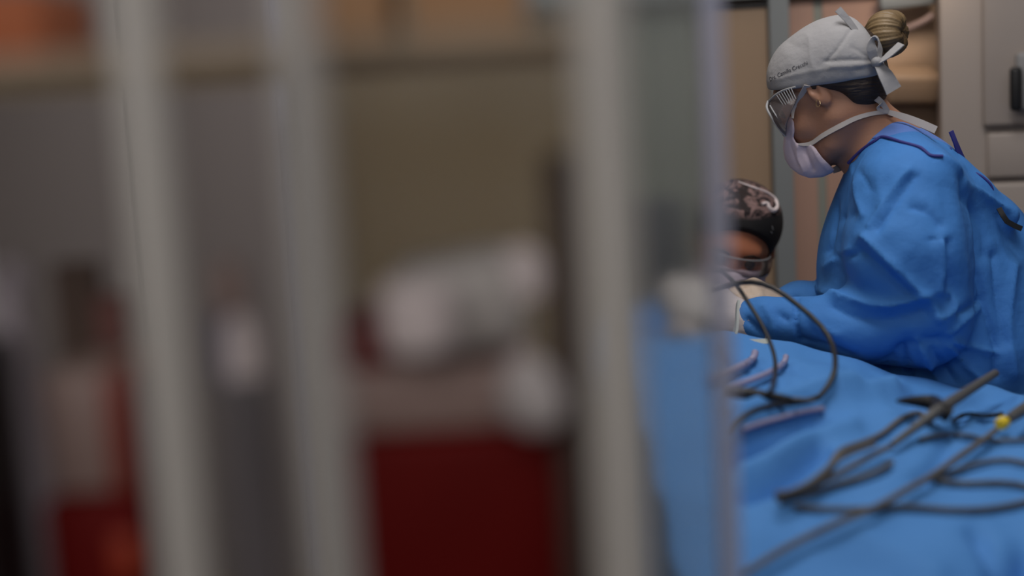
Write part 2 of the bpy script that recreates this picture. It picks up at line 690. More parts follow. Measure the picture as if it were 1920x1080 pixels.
M_gauze = mat('white_gauze', (0.70, 0.61, 0.61), 0.9, bump=(80, 0.4, 4))
M_brown = mat('dark_brown_card', (0.055, 0.035, 0.028), 0.7)
M_card = mat('tan_cardboard', (0.36, 0.21, 0.115), 0.85)
M_orange = mat('orange_cardboard', (0.34, 0.10, 0.04), 0.8)
M_lav = mat('lavender_grey_bottle', (0.30, 0.26, 0.29), 0.5)
M_blue2 = mat('muted_blue_label', (0.07, 0.08, 0.17), 0.6)
M_gold = mat('gold', (0.8, 0.6, 0.35), 0.25, metal=1.0)
M_eye = mat('dark_eye', (0.02, 0.012, 0.01), 0.2)
M_mon = mat('slate_grey_casing', (0.055, 0.06, 0.075), 0.5)

for _m in (M_gown, M_drape):
    _n = _m.node_tree
    _bp = [x for x in _n.nodes if x.type == 'BUMP'][0]
    _tc = [x for x in _n.nodes if x.type == 'TEX_COORD'][0]
    _mp = _n.nodes.new('ShaderNodeMapping')
    _mp.inputs['Scale'].default_value = (1.0, 1.0, 0.75)
    _mp.inputs['Rotation'].default_value = (0.3, 0.6, 0.2)
    _rg = _n.nodes.new('ShaderNodeTexNoise')
    _rg.noise_type = 'RIDGED_MULTIFRACTAL'
    _rg.normalize = True
    _rg.inputs['Scale'].default_value = 13.0 if _m is M_gown else 9.0
    _rg.inputs['Detail'].default_value = 1.5
    _rg.inputs['Roughness'].default_value = 0.5
    _rg.inputs['Distortion'].default_value = 0.6
    _b2 = _n.nodes.new('ShaderNodeBump')
    _b2.inputs['Strength'].default_value = 0.4
    _b2.inputs['Distance'].default_value = 0.02
    _n.links.new(_tc.outputs['Object'], _mp.inputs['Vector'])
    _n.links.new(_mp.outputs['Vector'], _rg.inputs['Vector'])
    _n.links.new(_rg.outputs['Fac'], _b2.inputs['Height'])
    _n.links.new(_b2.outputs['Normal'], _bp.inputs['Normal'])

# clear plastics
M_clear = bpy.data.materials.new('clear_goggle_plastic')
M_clear.use_nodes = True
_n = M_clear.node_tree
_n.nodes.remove(_n.nodes['Principled BSDF'])
_t, _g, _m = _n.nodes.new('ShaderNodeBsdfTransparent'), _n.nodes.new('ShaderNodeBsdfGlossy'), _n.nodes.new('ShaderNodeMixShader')
_f = _n.nodes.new('ShaderNodeFresnel')
_f.inputs['IOR'].default_value = 1.6
_t.inputs[0].default_value = (0.90, 0.86, 0.87, 1)
_g.inputs['Roughness'].default_value = 0.12
_n.links.new(_f.outputs[0], _m.inputs[0])
_n.links.new(_t.outputs[0], _m.inputs[1])
_n.links.new(_g.outputs[0], _m.inputs[2])
_d, _m3 = _n.nodes.new('ShaderNodeBsdfDiffuse'), _n.nodes.new('ShaderNodeMixShader')
_d.inputs['Color'].default_value = (0.42, 0.37, 0.38, 1)
_m3.inputs[0].default_value = 0.20
_n.links.new(_m.outputs[0], _m3.inputs[1])
_n.links.new(_d.outputs[0], _m3.inputs[2])
_n.links.new(_m3.outputs[0], _n.nodes['Material Output'].inputs[0])

M_clear2 = M_clear.copy()
M_clear2.name = 'clearer_goggle_plastic'
for _x in M_clear2.node_tree.nodes:
    if _x.type == 'FRESNEL':
        _x.inputs['IOR'].default_value = 1.25
    if _x.type == 'BSDF_TRANSPARENT':
        _x.inputs[0].default_value = (0.98, 0.96, 0.96, 1)
    if _x.type == 'MIX_SHADER' and not _x.inputs[0].is_linked:
        _x.inputs[0].default_value = 0.05

M_acrylic = bpy.data.materials.new('hazy_acrylic')
M_acrylic.use_nodes = True
_n = M_acrylic.node_tree
_n.nodes.remove(_n.nodes['Principled BSDF'])
_t, _g, _m = _n.nodes.new('ShaderNodeBsdfRefraction'), _n.nodes.new('ShaderNodeBsdfDiffuse'), _n.nodes.new('ShaderNodeMixShader')
_t.inputs['Color'].default_value = (0.93, 0.95, 0.94, 1)
_t.inputs['Roughness'].default_value = 0.16
_t.inputs['IOR'].default_value = 1.35
_g.inputs['Color'].default_value = (0.45, 0.46, 0.46, 1)
_m.inputs[0].default_value = 0.22
_n.links.new(_t.outputs[0], _m.inputs[1])
_n.links.new(_g.outputs[0], _m.inputs[2])
_n.links.new(_m.outputs[0], _n.nodes['Material Output'].inputs[0])

M_edge = bpy.data.materials.new('blue_grey_edge_strip')
M_edge.use_nodes = True
_n = M_edge.node_tree
_n.nodes.remove(_n.nodes['Principled BSDF'])
_t, _g, _m = _n.nodes.new('ShaderNodeBsdfTransparent'), _n.nodes.new('ShaderNodeBsdfDiffuse'), _n.nodes.new('ShaderNodeMixShader')
_g.inputs['Color'].default_value = (0.56, 0.58, 0.73, 1)
_m.inputs[0].default_value = 0.62
_n.links.new(_t.outputs[0], _m.inputs[1])
_n.links.new(_g.outputs[0], _m.inputs[2])
_n.links.new(_m.outputs[0], _n.nodes['Material Output'].inputs[0])

# ================================================================== the room
YB = 3.60


def struct(name, b, m, label, cat, parent=None):
    o = b.build(name, m, parent, smooth=False)
    if parent is None:
        tag(o, label, cat, kind='structure')
    return o


struct('floor', Builder().box((0.2, 1.0, -0.05), (6.0, 6.0, 0.1)), M_floor, 'grey vinyl floor of the operating room', 'floor')
struct('ceiling', Builder().box((0.2, 1.0, 2.95), (6.0, 6.0, 0.1)), M_ceil, 'plain pale ceiling of the operating room', 'ceiling')
struct('wall_back', Builder().box((0.2, YB + 0.06, 1.45), (6.0, 0.1, 2.9)), M_wall, 'olive brown wall behind the surgical team', 'wall')
struct('wall_front', Builder().box((0.2, -1.95, 1.45), (6.0, 0.1, 2.9)), M_cab, 'plain wall behind the camera position', 'wall')
struct('wall_left', Builder().box((-2.75, 1.0, 1.45), (0.1, 6.0, 2.9)), M_cab, 'plain wall along the shelving side', 'wall')
struct('wall_right', Builder().box((3.15, 1.0, 1.45), (0.1, 6.0, 2.9)), M_cab, 'plain wall along the cabinet side', 'wall')


def xz(px, py, y):
    p = P(px, py, y)
    return p.x, p.z


def wall_panel(b, px0, px1, z0, z1, y0, y1, pyref=300):
    x0, x1 = P(px0, pyref, y0).x, P(px1, pyref, y0).x
    b.box(((x0 + x1) / 2, (y0 + y1) / 2, (z0 + z1) / 2), (x1 - x0, y1 - y0, z1 - z0))
    return b


ztop = P(1400, 6, 3.5).z
# door 1: grey green leaf, tan leaf, aluminium post and header
d1 = struct('door_1', wall_panel(Builder(), 1140, 1352, 0, ztop, 3.52, 3.58), M_green, 'grey green sliding door leaf behind the hazy screen', 'door')
d2 = struct('door_2', wall_panel(Builder(), 1330, 1446, 0.0, ztop, 3.50, 3.53), M_tan, 'tan door leaf left of the grey frame post', 'door')
struct('gasket', wall_panel(Builder(), 1446, 1451, 0, ztop, 3.495, 3.53), M_gasket, None, None, d2)
struct('top_seal', wall_panel(Builder(), 1330, 1446, ztop - 0.012, ztop, 3.495, 3.50), M_gasket, None, None, d2)
struct('trim_1', wall_panel(Builder(), 1451, 1487, 0, ztop + 0.3, 3.47, 3.54), M_frame, 'upright grey aluminium door frame post', 'door frame')
struct('trim_2', Builder().box((0.75, 3.52, ztop + 0.075), (1.75, 0.08, 0.13)), M_frame, 'grey header rail across the top of the doors', 'door frame')
d3 = struct('door_3', wall_panel(Builder(), 1487, 1532, 0, ztop, 3.51, 3.54), M_rose, 'rose brown door leaf right of the grey frame post', 'door')
struct('leaf_panel', wall_panel(Builder(), 1549, 1665, 0, ztop, 3.51, 3.54), M_rose, None, None, d3)
struct('glazing_strip', wall_panel(Builder(), 1532, 1549, 0, ztop, 3.515, 3.535), M_green, None, None, d3)
struct('trim_3', wall_panel(Builder(), 1660, 1780, 0, 2.6, 3.53, 3.56), mat('warm_alcove_paint', (0.50, 0.345, 0.235), 0.7), 'tan wall panel of the alcove beside the cabinet', 'wall panel')

# door closer (grey box with an arm) at the top of the alcove
p0 = P(1700, 5, 3.45)
dc = empty('door_closer', p0, 'dark grey door closer on the header above the bun', 'door closer')
Builder().box(p0 + Vector((0, 0.01, 0.010)), (0.13, 0.040, 0.044), Matrix.Rotation(-0.06, 3, 'Y'), 0.008).build('body', M_frame, dc)
Builder().tube([P(1750, 28, 3.40), P(1728, 42, 3.41), P(1690, 58, 3.43)], [0.008, 0.008, 0.008], 8).build('arm', M_smoke, dc)

# tan dispenser in the alcove
p0 = P(1712, 160, 3.46)
dp = empty('wall_dispenser', p0, 'tan towel dispenser on the alcove wall behind the cap ties', 'dispenser')
b = Builder()
b.box(p0 + Vector((0, 0.02, 0.004)), (0.125, 0.10, 0.075), Matrix.Rotation(0.06, 3, 'Y') @ Matrix.Rotation(0.35, 3, 'X'), 0.014, 3)
b.build('cover', mat('tan_dispenser_shell', (0.36, 0.24, 0.155), 0.5), dp)
Builder().box(p0 + Vector((0, 0.035, -0.038)), (0.10, 0.07, 0.014), None, 0.004).build('outlet', M_smoke, dp)

# tall cabinet at the right, turned a little towards the table
YC = 3.30
xe = P(1764, 200, YC).x
RC = Matrix.Rotation(-0.25, 3, 'Z')


def cabp(px, py, out=0.0):
    """point on the cabinet front seen at a pixel, moved out of it"""
    d = ray(px, py)
    n = RC @ Vector((0, -1, 0))
    t = (Vector((xe, YC, 0)) - CAM).dot(n) / d.dot(n)
    return CAM + d * t + n * out


def cabbox(c, s_, bev):
    return Builder().box(c, s_, RC, bev, 3)


AX = RC @ Vector((1, 0, 0))
DE = RC @ Vector((0, 1, 0))
c0 = Vector((xe, YC, 0)) + AX * 0.40 + DE * 0.09
cb = empty('tall_cabinet', c0, 'tall warm grey cabinet behind the gowned person, with a black handle', 'cabinet')
cabbox(c0 + Vector((0, 0, 1.2)), (0.80, 0.18, 2.4), 0.006).build('body', M_cab, cb)
pd = cabp(1842, 238, 0.012)
cabbox(pd + AX * 0.28 + Vector((0, 0, 0.24)), (0.56, 0.030, 0.48), 0.010).build('door', M_cab, cb)
pe = cabp(1850, 334, 0.010)
cabbox(pe + AX * 0.28 + Vector((0, 0, 0.052)), (0.56, 0.026, 0.104), 0.008).build('drawer', M_cab, cb)
cabbox(pe + AX * 0.28 + Vector((0, 0, -0.29)), (0.56, 0.030, 0.56), 0.010).build('drawer', M_cab, cb)
hb = cabbox(cabp(1918, 152, 0.040), (0.040, 0.034, 0.13), 0.010).build('handle_mount', mat('mid_grey_plastic', (0.25, 0.245, 0.245), 0.5), cb)
cabbox(cabp(1899, 166, 0.068), (0.026, 0.024, 0.098), 0.009).build('handle', M_black, hb)

# ================================================================== draped operating table
XL, XR, YN, YF = P(1315, 900, 1.48).x, 1.75, 1.38, 2.27
_far = [(P(q[0], q[1], 2.22).x, P(q[0], q[1], 2.22).z) for q in ((1200, 650), (1370, 645), (1500, 660), (1570, 678), (1640, 706), (1700, 730), (1780, 742), (1900, 752), (2400, 800))]
FX, FZ = np.array([q[0] for q in _far]), np.array([q[1] for q in _far])


def base_h(x, y):
    t = np.clip((y - 1.42) / (2.22 - 1.42), 0, 1.06)
    t = t * t * (3 - 2 * t) if False else t
    zf = np.interp(x, FX, FZ)
    zn = 1.045 + 0.012 * np.sin(x * 9)
    return zn * (1 - t) + zf * t + 0.030 * np.sin(np.clip(t, 0, 1) * PI)


DF = [([(1372, 662), (1440, 672), (1510, 690), (1570, 706), (1620, 724)], 13, -0.020),
      ([(1365, 700), (1440, 694), (1510, 712), (1600, 740)], 16, 0.007),
      ([(1385, 800), (1440, 778), (1490, 760), (1560, 748), (1680, 742)], 14, 0.018),
      ([(1385, 846), (1425, 832), (1475, 815), (1530, 796)], 15, -0.042),
      ([(1390, 885), (1460, 858), (1540, 822), (1600, 800)], 15, 0.012),
      ([(1400, 925), (1470, 888), (1540, 850)], 13, -0.018),
      ([(1740, 770), (1790, 800), (1830, 790)], 14, 0.010),
      ([(1800, 800), (1760, 860), (1730, 900)], 13, -0.008),
      ([(1790, 760), (1850, 752), (1920, 770)], 10, 0.012),
      ([(1830, 1000), (1880, 1060), (1940, 1100)], 16, -0.012),
      ([(1560, 1000), (1660, 1040), (1760, 1085)], 30, 0.008),
      ([(1880, 1080), (1925, 1035)], 26, -0.03),
      ([(1700, 830), (1800, 835), (1900, 828)], 16, 0.006)]


def drape_h(x, y):
    z = base_h(x, y)
    shp = z.shape
    V = np.stack([x.ravel(), y.ravel(), z.ravel()], 1)
    px, py = proj(V)
    for line, wd, h in DF:
        z = z + (1.7 * h * np.exp(-(polydist(px, py, smoothpx(line)) / wd) ** 1.6)).reshape(shp)
    z = z + crumple(V, 0.010, 13, 21).reshape(shp)
    z = z + 0.0035 * np.sin(x * 23 + 3 * np.sin(y * 7)) + 0.003 * np.sin(y * 31 + x * 11) + 0.002 * np.sin(x * 57 - y * 41)
    return z


def PD(px, py, lift=0.0):
    """point of the drape seen at a pixel"""
    d = ray(px, py)
    ts = np.linspace(1.2, 2.6, 700)
    q = np.array(CAM)[None, :] + ts[:, None] * np.array(d)[None, :] / d.y
    hh = drape_h(q[:, 0], q[:, 1])
    k = np.nonzero(q[:, 2] < hh + lift)[0]
    k = k[0] if len(k) else len(ts) - 1
    return Vector(q[k])


OV = 0.62
av = np.arange(-OV, (XR - XL) + 0.02, 0.0075)
bv = np.arange(-OV, (YF - YN) + OV * 0.55, 0.0075)
A, B = np.meshgrid(av, bv, indexing='ij')
X = XL + np.clip(A, 0, None)
Y = YN + np.clip(B, 0, YF - YN)
ol, on, of = np.clip(-A, 0, None), np.clip(-B, 0, None), np.clip(B - (YF - YN), 0, None)


def soft(o):
    return np.where(o < 0.06, o * o / 0.12, o - 0.03)


Zt = drape_h(X, Y)
drop = np.maximum(np.maximum(soft(ol), soft(on)), soft(of))
X2 = X - np.minimum(ol, 0.03) - 0.016 * np.clip(ol * 4, 0, 1) * np.sin(Y * 38)
Y2 = Y - np.minimum(on, 0.03) - 0.016 * np.clip(on * 4, 0, 1) * np.sin(X * 34) + np.minimum(of, 0.02)
V = np.stack([X2.ravel(), Y2.ravel(), (Zt - drop).ravel()], 1)
na, nb = A.shape
I = np.arange(na * nb).reshape(na, nb)
Q = np.stack([I[:-1, :-1].ravel(), I[1:, :-1].ravel(), I[1:, 1:].ravel(), I[:-1, 1:].ravel()], 1)
dr_o = link('surgical_drape', mesh_np('surgical_drape', V, Q), M_drape)
tag(dr_o, 'rumpled blue surgical drape spread over the operating table', 'drape')
so = dr_o.modifiers.new('thickness', 'SOLIDIFY')
so.thickness, so.offset = 0.003, -1

ot = empty('operating_table', (0.95, 1.82, 0), 'operating table hidden under the blue drape', 'table')
Builder().box((0.97, 1.82, 0.86), (1.45, 0.60, 0.08), None, 0.02, 3).build('mattress', M_black, ot)
Builder().box((0.97, 1.82, 0.79), (1.40, 0.55, 0.06), None, 0.01).build('table_top', M_steel, ot)
Builder().box((0.97, 1.82, 0.43), (0.32, 0.32, 0.68), None, 0.02).build('pedestal', M_steel, ot)
Builder().box((0.97, 1.82, 0.05), (0.95, 0.50, 0.10), None, 0.02).build('base', M_steel, ot)

# ================================================================== standing woman in the blue gown
YW = 2.50
SC = F / YW
fw = (RT * -0.891 - UP * 0.454) * 0.906 + Vector((0, 0.42, 0))
uw = RT * -0.454 + UP * 0.891
HW = Frame(P(1556, 186, YW), fw, uw, 0.95)
NB = P(1665, 300, YW)
SL, SR = P(1712, 372, 2.355), P(1668, 372, 2.645)
EL, WL = P(1738, 596, 2.33), P(1392, 606, 2.40)
ER, WR = P(1622, 594, 2.66), P(1484, 582, 2.55)
dL, dR = (P(1290, 556, 2.42) - WL).normalized(), (P(1412, 546, 2.53) - WR).normalized()
nL, nR = Vector((0.1, -0.75, 0.65)), Vector((0.1, -0.35, 0.93))
curlL, curlR = (0.30, 0.38, 0.45, 0.5), (0.65, 0.75, 0.8, 0.85)


def womans_body(Fd):
    head(Fd, HW)
    Fd.cone(HW(-0.030, 0, -0.030), NB + Vector((0.01, 0, -0.01)), 0.054, 0.060, 0.04)
    Fd.cone(NB, SL, 0.055, 0.052, 0.05)
    Fd.cone(NB, SR, 0.055, 0.052, 0.05)
    pel = Vector((0.80, YW, 0.97))
    ch = P(1722, 440, YW)
    Fd.ell(ch, (0.085, 0.14, 0.13), None, 0.04)
    Fd.cone(ch, pel, 0.10, 0.10, 0.05)
    Fd.ell(pel, (0.11, 0.16, 0.11), None, 0.06)
    for S_, E_, W_ in ((SL, EL, WL), (SR, ER, WR)):
        Fd.cone(S_, E_, 0.048, 0.038, 0.03)
        Fd.cone(E_, W_, 0.038, 0.027, 0.02)
    hand(Fd, WL, dL, nL, curlL, -1)
    hand(Fd, WR, dR, nR, curlR, 1)
    for s in (-1, 1):
        hp, kn, an = Vector((0.80, YW + s * 0.085, 0.92)), Vector((0.77, YW + s * 0.09, 0.50)), Vector((0.82, YW + s * 0.09, 0.09))
        Fd.cone(hp, kn, 0.085, 0.055, 0.05)
        Fd.cone(kn, an, 0.055, 0.036, 0.03)
        Fd.cone(an + Vector((0.01, 0, -0.035)), an + Vector((-0.13, 0, -0.055)), 0.036, 0.026, 0.03)


hx, hy, hz_ = HW.o
fx = axis_of((0.25, 0.42, 0.004), (0.42, 0.70, 0.003), (0.70, 1.02, 0.009))
fy = axis_of((2.24, 2.38, 0.006), (2.38, 2.61, 0.003), (2.61, 2.80, 0.006))
fz = axis_of((-0.01, 1.10, 0.012), (1.10, 1.36, 0.005), (1.36, 1.76, 0.003))
Fd = Field(fx, fy, fz)
womans_body(Fd)
woman = fobj('person', Fd, M_skin)
tag(woman, 'standing person in blue surgical gown and white cap, bending forward over the drape', 'person')

# hair under the cap and the bun
Fd = Field(np.arange(hx - 0.16, hx + 0.24, 0.003), np.arange(hy - 0.12, hy + 0.12, 0.003), np.arange(hz_ - 0.12, hz_ + 0.2, 0.003))
Fd.ell(HW(-0.018, 0, 0.050), (0.098, 0.079, 0.083), HW.R)
Fd.ell(HW(-0.055, 0, 0.000), (0.052, 0.060, 0.050), HW.R, 0.03)
Fd.plane(HW(0.012, 0, 0), HW.f)
Fd.plane(HW(0, 0, -0.035), HW.f * 0.45 - HW.u)
Fd.ell(HW(0.0, 0.08, -0.022), (0.045, 0.04, 0.040), HW.R, 0.01, 's')
hair = fobj('hair', Fd, M_hair, woman)
bc = P(1664, 62, YW)
Fd = Field(np.arange(bc.x - 0.07, bc.x + 0.07, 0.002), np.arange(bc.y - 0.07, bc.y + 0.07, 0.002), np.arange(bc.z - 0.07, bc.z + 0.07, 0.002))
ba = (RT * 0.85 + UP * 0.10 + Vector((0, -0.55, 0))).normalized()
RB = np.array(ba.to_track_quat('Z', 'Y').to_matrix())
Fd.ell(bc, (0.041, 0.041, 0.037), RB)
Fd.ell(bc + ba * 0.040, (0.013, 0.013, 0.014), RB, 0.02, 's')
Vb, Qb = Fd.mesh(1)
q = (Vb - np.array(bc)) @ RB
ang = np.arctan2(q[:, 1], q[:, 0])
rad = np.hypot(q[:, 0], q[:, 1])
gro = 0.0006 * np.sin(ang * 37 + rad * 130) + 0.0006 * np.sin(ang * 17 + rad * 90 + 1) + 0.0016 * np.sin(ang * 5 + rad * 70)
Vb = Vb + normals(Vb, Qb) * gro[:, None]
bun = link('hair_bun', mesh_np('hair_bun', Vb, Qb), M_bun, woman)
tag(bun, 'ash blonde bun twisted behind the cap')

# eyes
for s in (-1, 1):
    c = HW(0.0775, s * 0.031, 0.012)
    bm_ = bmesh.new()
    bmesh.ops.create_uvsphere(bm_, u_segments=16, v_segments=10, radius=0.0115, matrix=Matrix.Translation(c))
    b = Builder()
    b._merge(bm_)
    b.build('eye', M_eye, woman)

# cap
cx = HW(-0.018, 0, 0.06)
Fd = Field(np.arange(cx.x - 0.16, cx.x + 0.16, 0.0028), np.arange(cx.y - 0.13, cx.y + 0.13, 0.0028), np.arange(cx.z - 0.13, cx.z + 0.12, 0.0028))
Fd.ell(HW(-0.010, 0, 0.052), (0.098, 0.081, 0.082), HW.R)
Fd.ell(HW(-0.060, 0, 0.050), (0.060, 0.070, 0.072), HW.R, 0.04)
Fd.ell(HW(0.036, 0, 0.050), (0.044, 0.062, 0.052), HW.R, 0.03)
ra, rb = P(1443, 170, YW), P(1655, 137, YW)
Fd.plane(ra, (rb - ra).cross(Vector((0, 1, 0.03))) if (rb - ra).cross(Vector((0, 1, 0))).z < 0 else -(rb - ra).cross(Vector((0, 1, 0.03))), 0.006)
Fd.plane(P(1626, 85, YW), (P(1626, 85, YW) - P(1566, 120, YW)), 0.014)
CF = [([(1552, 113), (1575, 85), (1598, 52)], 3.0, -0.0022),
      ([(1546, 116), (1590, 112), (1640, 114)], 3.0, -0.0020),
      ([(1556, 124), (1600, 122), (1640, 120)], 4.0, 0.0018),
      ([(1444, 152), (1500, 138), (1560, 128), (1640, 126)], 4, 0.0012),
      ([(1468, 72), (1490, 86), (1500, 90)], 16, -0.0018),
      ([(1516, 70), (1520, 105), (1524, 128)], 7, 0.0012),
      ([(1600, 90), (1625, 105), (1640, 116)], 4, -0.0016),
      ([(1606, 130), (1628, 126), (1644, 118)], 4, -0.0018)]
cap = fobj('surgical_cap', Fd, M_white, woman, fold=CF, rip=(0.0012, 45, 3))

# lettering embroidered on the cap rim
tcu = bpy.data.curves.new('lettering', 'FONT')
tcu.body = 'Dra. Camilla Crecchi'
tcu.size = 1.0
tob = bpy.data.objects.new('lettering_source', tcu)
COL.objects.link(tob)
bpy.context.view_layer.update()
tme = bpy.data.meshes.new_from_object(tob.evaluated_get(bpy.context.evaluated_depsgraph_get()))
COL.objects.unlink(tob)
bpy.data.objects.remove(tob)
co = np.zeros(len(tme.vertices) * 3)
tme.vertices.foreach_get('co', co)
co = co.reshape(-1, 3)
L = co[:, 0].max()
V0 = np.zeros(len(cap.data.vertices) * 3)
cap.data.vertices.foreach_get('co', V0)
V0 = V0.reshape(-1, 3)
bvh = BVHTree.FromPolygons([Vector(v) for v in V0], [tuple(p.vertices) for p in cap.data.polygons])
px0, py0, px1, py1 = 1444.0, 153.0, 1515.0, 121.0
for i, c in enumerate(co):
    t = c[0] / L
    t2 = t ** 1.12
    tx, ty = px0 + (px1 - px0) * t2, py0 + (py1 - py0) * (t2 ** 0.9)
    px_, py_ = tx - c[1] * 3.0, ty - c[1] * 10.5
    d = ray(px_, py_).normalized()
    h = bvh.ray_cast(CAM, d)
    co[i] = np.array(h[0] - d * 0.0009) if h[0] is not None else np.array(P(px_, py_, 2.48))
tme.vertices.foreach_set('co', co.ravel())
tme.update()
link('lettering', tme, M_ink, cap)

# cap ties
VY = Vector((0, 1, 0))
yk = surf(1630, 118, cap).y - 0.006
b = Builder()
b.ribbon([P(1641, 116, yk), P(1634, 92, yk - 0.006), P(1637, 74, yk - 0.004), P(1646, 74, yk), P(1650, 92, yk), P(1645, 114, yk)],
         [RT, RT, RT + VY, VY + UP, RT + VY, RT], [0.012, 0.016, 0.014, 0.014, 0.014, 0.010], 0.0016)
b.build('tie_loop', M_white, cap)
b = Builder()
b.ribbon([P(1646, 117, yk), P(1664, 105, yk - 0.01), P(1690, 82, yk - 0.012)], (RT * 0.62 + UP * 0.72 + VY * 0.3), [0.012, 0.024, 0.026], 0.0016)
b.build('tie', M_white, cap)
b = Builder()
b.ribbon([P(1645, 118, yk), P(1660, 140, yk - 0.010), P(1676, 170, yk - 0.012)], (RT * 0.9 + UP * 0.42 + VY * 0.3), [0.013, 0.027, 0.032], 0.0018)
b.build('tie', M_white, cap)
b = Builder()
tb = surf(1606, 56, cap, -0.002)
b.ribbon([tb, tb + (RT * -14 + UP * 18) / SC, tb + (RT * -33 + UP * 39) / SC], (RT * 0.7 + UP * 0.7), [0.009, 0.011, 0.0125], 0.0016)
b.build('tie', M_white, cap)
kb = bmesh.new()
bmesh.ops.create_uvsphere(kb, u_segments=14, v_segments=10, radius=0.0095, matrix=Matrix.Translation(P(1643, 116, yk)))
b = Builder()
b._merge(kb)
b.build('knot', M_white, cap)

# face mask
mc = HW(0.06, 0, -0.07)
Fd = Field(np.arange(mc.x - 0.09, mc.x + 0.13, 0.0025), np.arange(mc.y - 0.085, mc.y + 0.085, 0.0025), np.arange(mc.z - 0.10, mc.z + 0.10, 0.0025))
head(Fd, HW, 0.0065, ears=False)
Fd.ell(HW(0.085, 0, -0.052), (0.034, 0.045, 0.052), HW.R, 0.03)
Fd.ell(HW(0.062, 0, -0.092), (0.044, 0.050, 0.034), HW.R, 0.03)
Fd.poly([(1472, 232), (1482, 217), (1489, 229), (1490, 246), (1488, 258), (1494, 270), (1508, 271), (1522, 269), (1543, 297), (1565, 318), (1561, 324), (1543, 332), (1518, 334), (1498, 327), (1481, 314), (1471, 298), (1468, 277), (1470, 256)], SC, 0.004)
MF = [([(1508, 272), (1512, 290), (1524, 318)], 4, -0.004), ([(1496, 270), (1496, 295), (1508, 322)], 4, 0.0025),
      ([(1526, 280), (1535, 300), (1552, 318)], 4, 0.002), ([(1480, 250), (1484, 280), (1496, 310)], 4, -0.0015)]
mask = fobj('face_mask', Fd, M_mask, woman, fold=MF)
# straps: neck strap to a knot at the nape, temple strap
def SW(px, py, l=0.0025):
    return surf(px, py, woman, l)


kn_ = SW(1662, 212, 0.004)
b = Builder()
b.ribbon([surf(1497, 271, mask, 0.001), surf(1520, 269, mask, 0.002), SW(1545, 253), SW(1575, 235), SW(1604, 221), SW(1635, 213), kn_, SW(1672, 216)],
         [UP] * 8, [0.003, 0.0075, 0.0085, 0.0085, 0.0078, 0.007, 0.007, 0.006], 0.0014, sub=8)
b.build('strap', M_strap, mask)
b = Builder()
nr = VY_ = Vector((0, -1, 0))
b.ribbon([kn_ + nr * 0.002, kn_ + nr * 0.010 + (RT * -14 - UP * -17) / SC, kn_ + nr * 0.012 + (RT * -28 + UP * 28) / SC, kn_ + nr * 0.012 + (RT * -41 + UP * 39) / SC], RT * 0.7 + UP * 0.7, [0.008, 0.010, 0.011, 0.012], 0.0012)
b.ribbon([kn_ + nr * 0.011 + (RT * -14 + UP * 17) / SC, kn_ + nr * 0.008 + (RT * -20 + UP * 6) / SC, kn_ + nr * 0.003], RT * 0.7 + UP * 0.7, 0.006, 0.0012)
b.build('strap', M_strap, mask)
b = Builder()
b.ribbon([kn_ + nr * 0.002, kn_ + nr * 0.008 + (RT * 28 - UP * 9) / SC, kn_ + nr * 0.012 + (RT * 56 - UP * 20) / SC, kn_ + nr * 0.014 + (RT * 83 - UP * 32) / SC], UP, [0.008, 0.012, 0.013, 0.013], 0.0012)
b.build('strap', M_strap, mask)
b = Builder()
b.ribbon([surf(1486, 222, mask, 0.001), SW(1490, 202), SW(1503, 178), SW(1514, 160, 0.004)], RT, [0.004, 0.006, 0.009, 0.0110], 0.0012)
b.build('strap', M_strap, mask)
b = Builder()
b.ribbon([P(1562, 320, 2.50), P(1578, 312, 2.52), P(1592, 300, 2.53)], UP, [0.010, 0.014, 0.012], 0.0014)
b.build('strap', M_strap, mask)

# goggles
gc = HW(0.08, 0, 0.01)
gpoly = [(1439, 188), (1454, 172), (1469, 162), (1508, 152), (1500, 176), (1484, 210), (1476, 232), (1474, 257), (1462, 244), (1443, 218), (1436, 202)]
Fd = Field(np.arange(gc.x - 0.05, gc.x + 0.12, 0.0016), np.arange(gc.y - 0.09, gc.y + 0.09, 0.0018), np.arange(gc.z - 0.09, gc.z + 0.08, 0.0016))
Fd.ell(HW(0.045, 0, 0.00), (0.070, 0.076, 0.070), HW.R, 0.01)
Fd.ell(HW(0.070, 0, -0.002), (0.046, 0.070, 0.046), HW.R, 0.02)
Fd.shell(0.0042)
Fd.poly(gpoly, SC, 0.0015)
gog = fobj('goggles', Fd, M_clear, woman)
tag(gog, 'clear wraparound safety goggles')
b = Builder()
yg = 2.445
b.tube([P(1440, 190, 2.50), P(1438, 203, 2.49), P(1448, 222, 2.48), P(1460, 240, 2.475), P(1473, 256, 2.475)], 0.0022, 8)
b.tube([P(1444, 198, 2.485), P(1452, 212, 2.472), P(1464, 229, 2.466)], 0.0013, 8)
b.tube([P(1441, 190, 2.50), P(1454, 178, 2.475), P(1470, 169, 2.46), P(1492, 163, 2.445)], 0.0018, 8)
b.build('rim', M_cab2, gog)
b = Builder()
for i in range(7):
    t = i / 6
    b.tube([P(1456 + 27 * t, 178 - 13 * t, 2.470 - 0.022 * t), P(1470 + 22 * t, 199 - 14 * t, 2.462 - 0.020 * t)], 0.0008, 6)
b.build('side_vent', M_cab2, gog)

# earring
b = Builder()
rc = P(1534, 194, 2.424)
b.tube([rc + (RT * math.cos(a) * 0.6 + UP * math.sin(a)) * 0.006 for a in [2 * PI * k / 12 for k in range(12)]], 0.0007, 6, closed=True, sub=2)
b.build('earring', M_gold, woman)

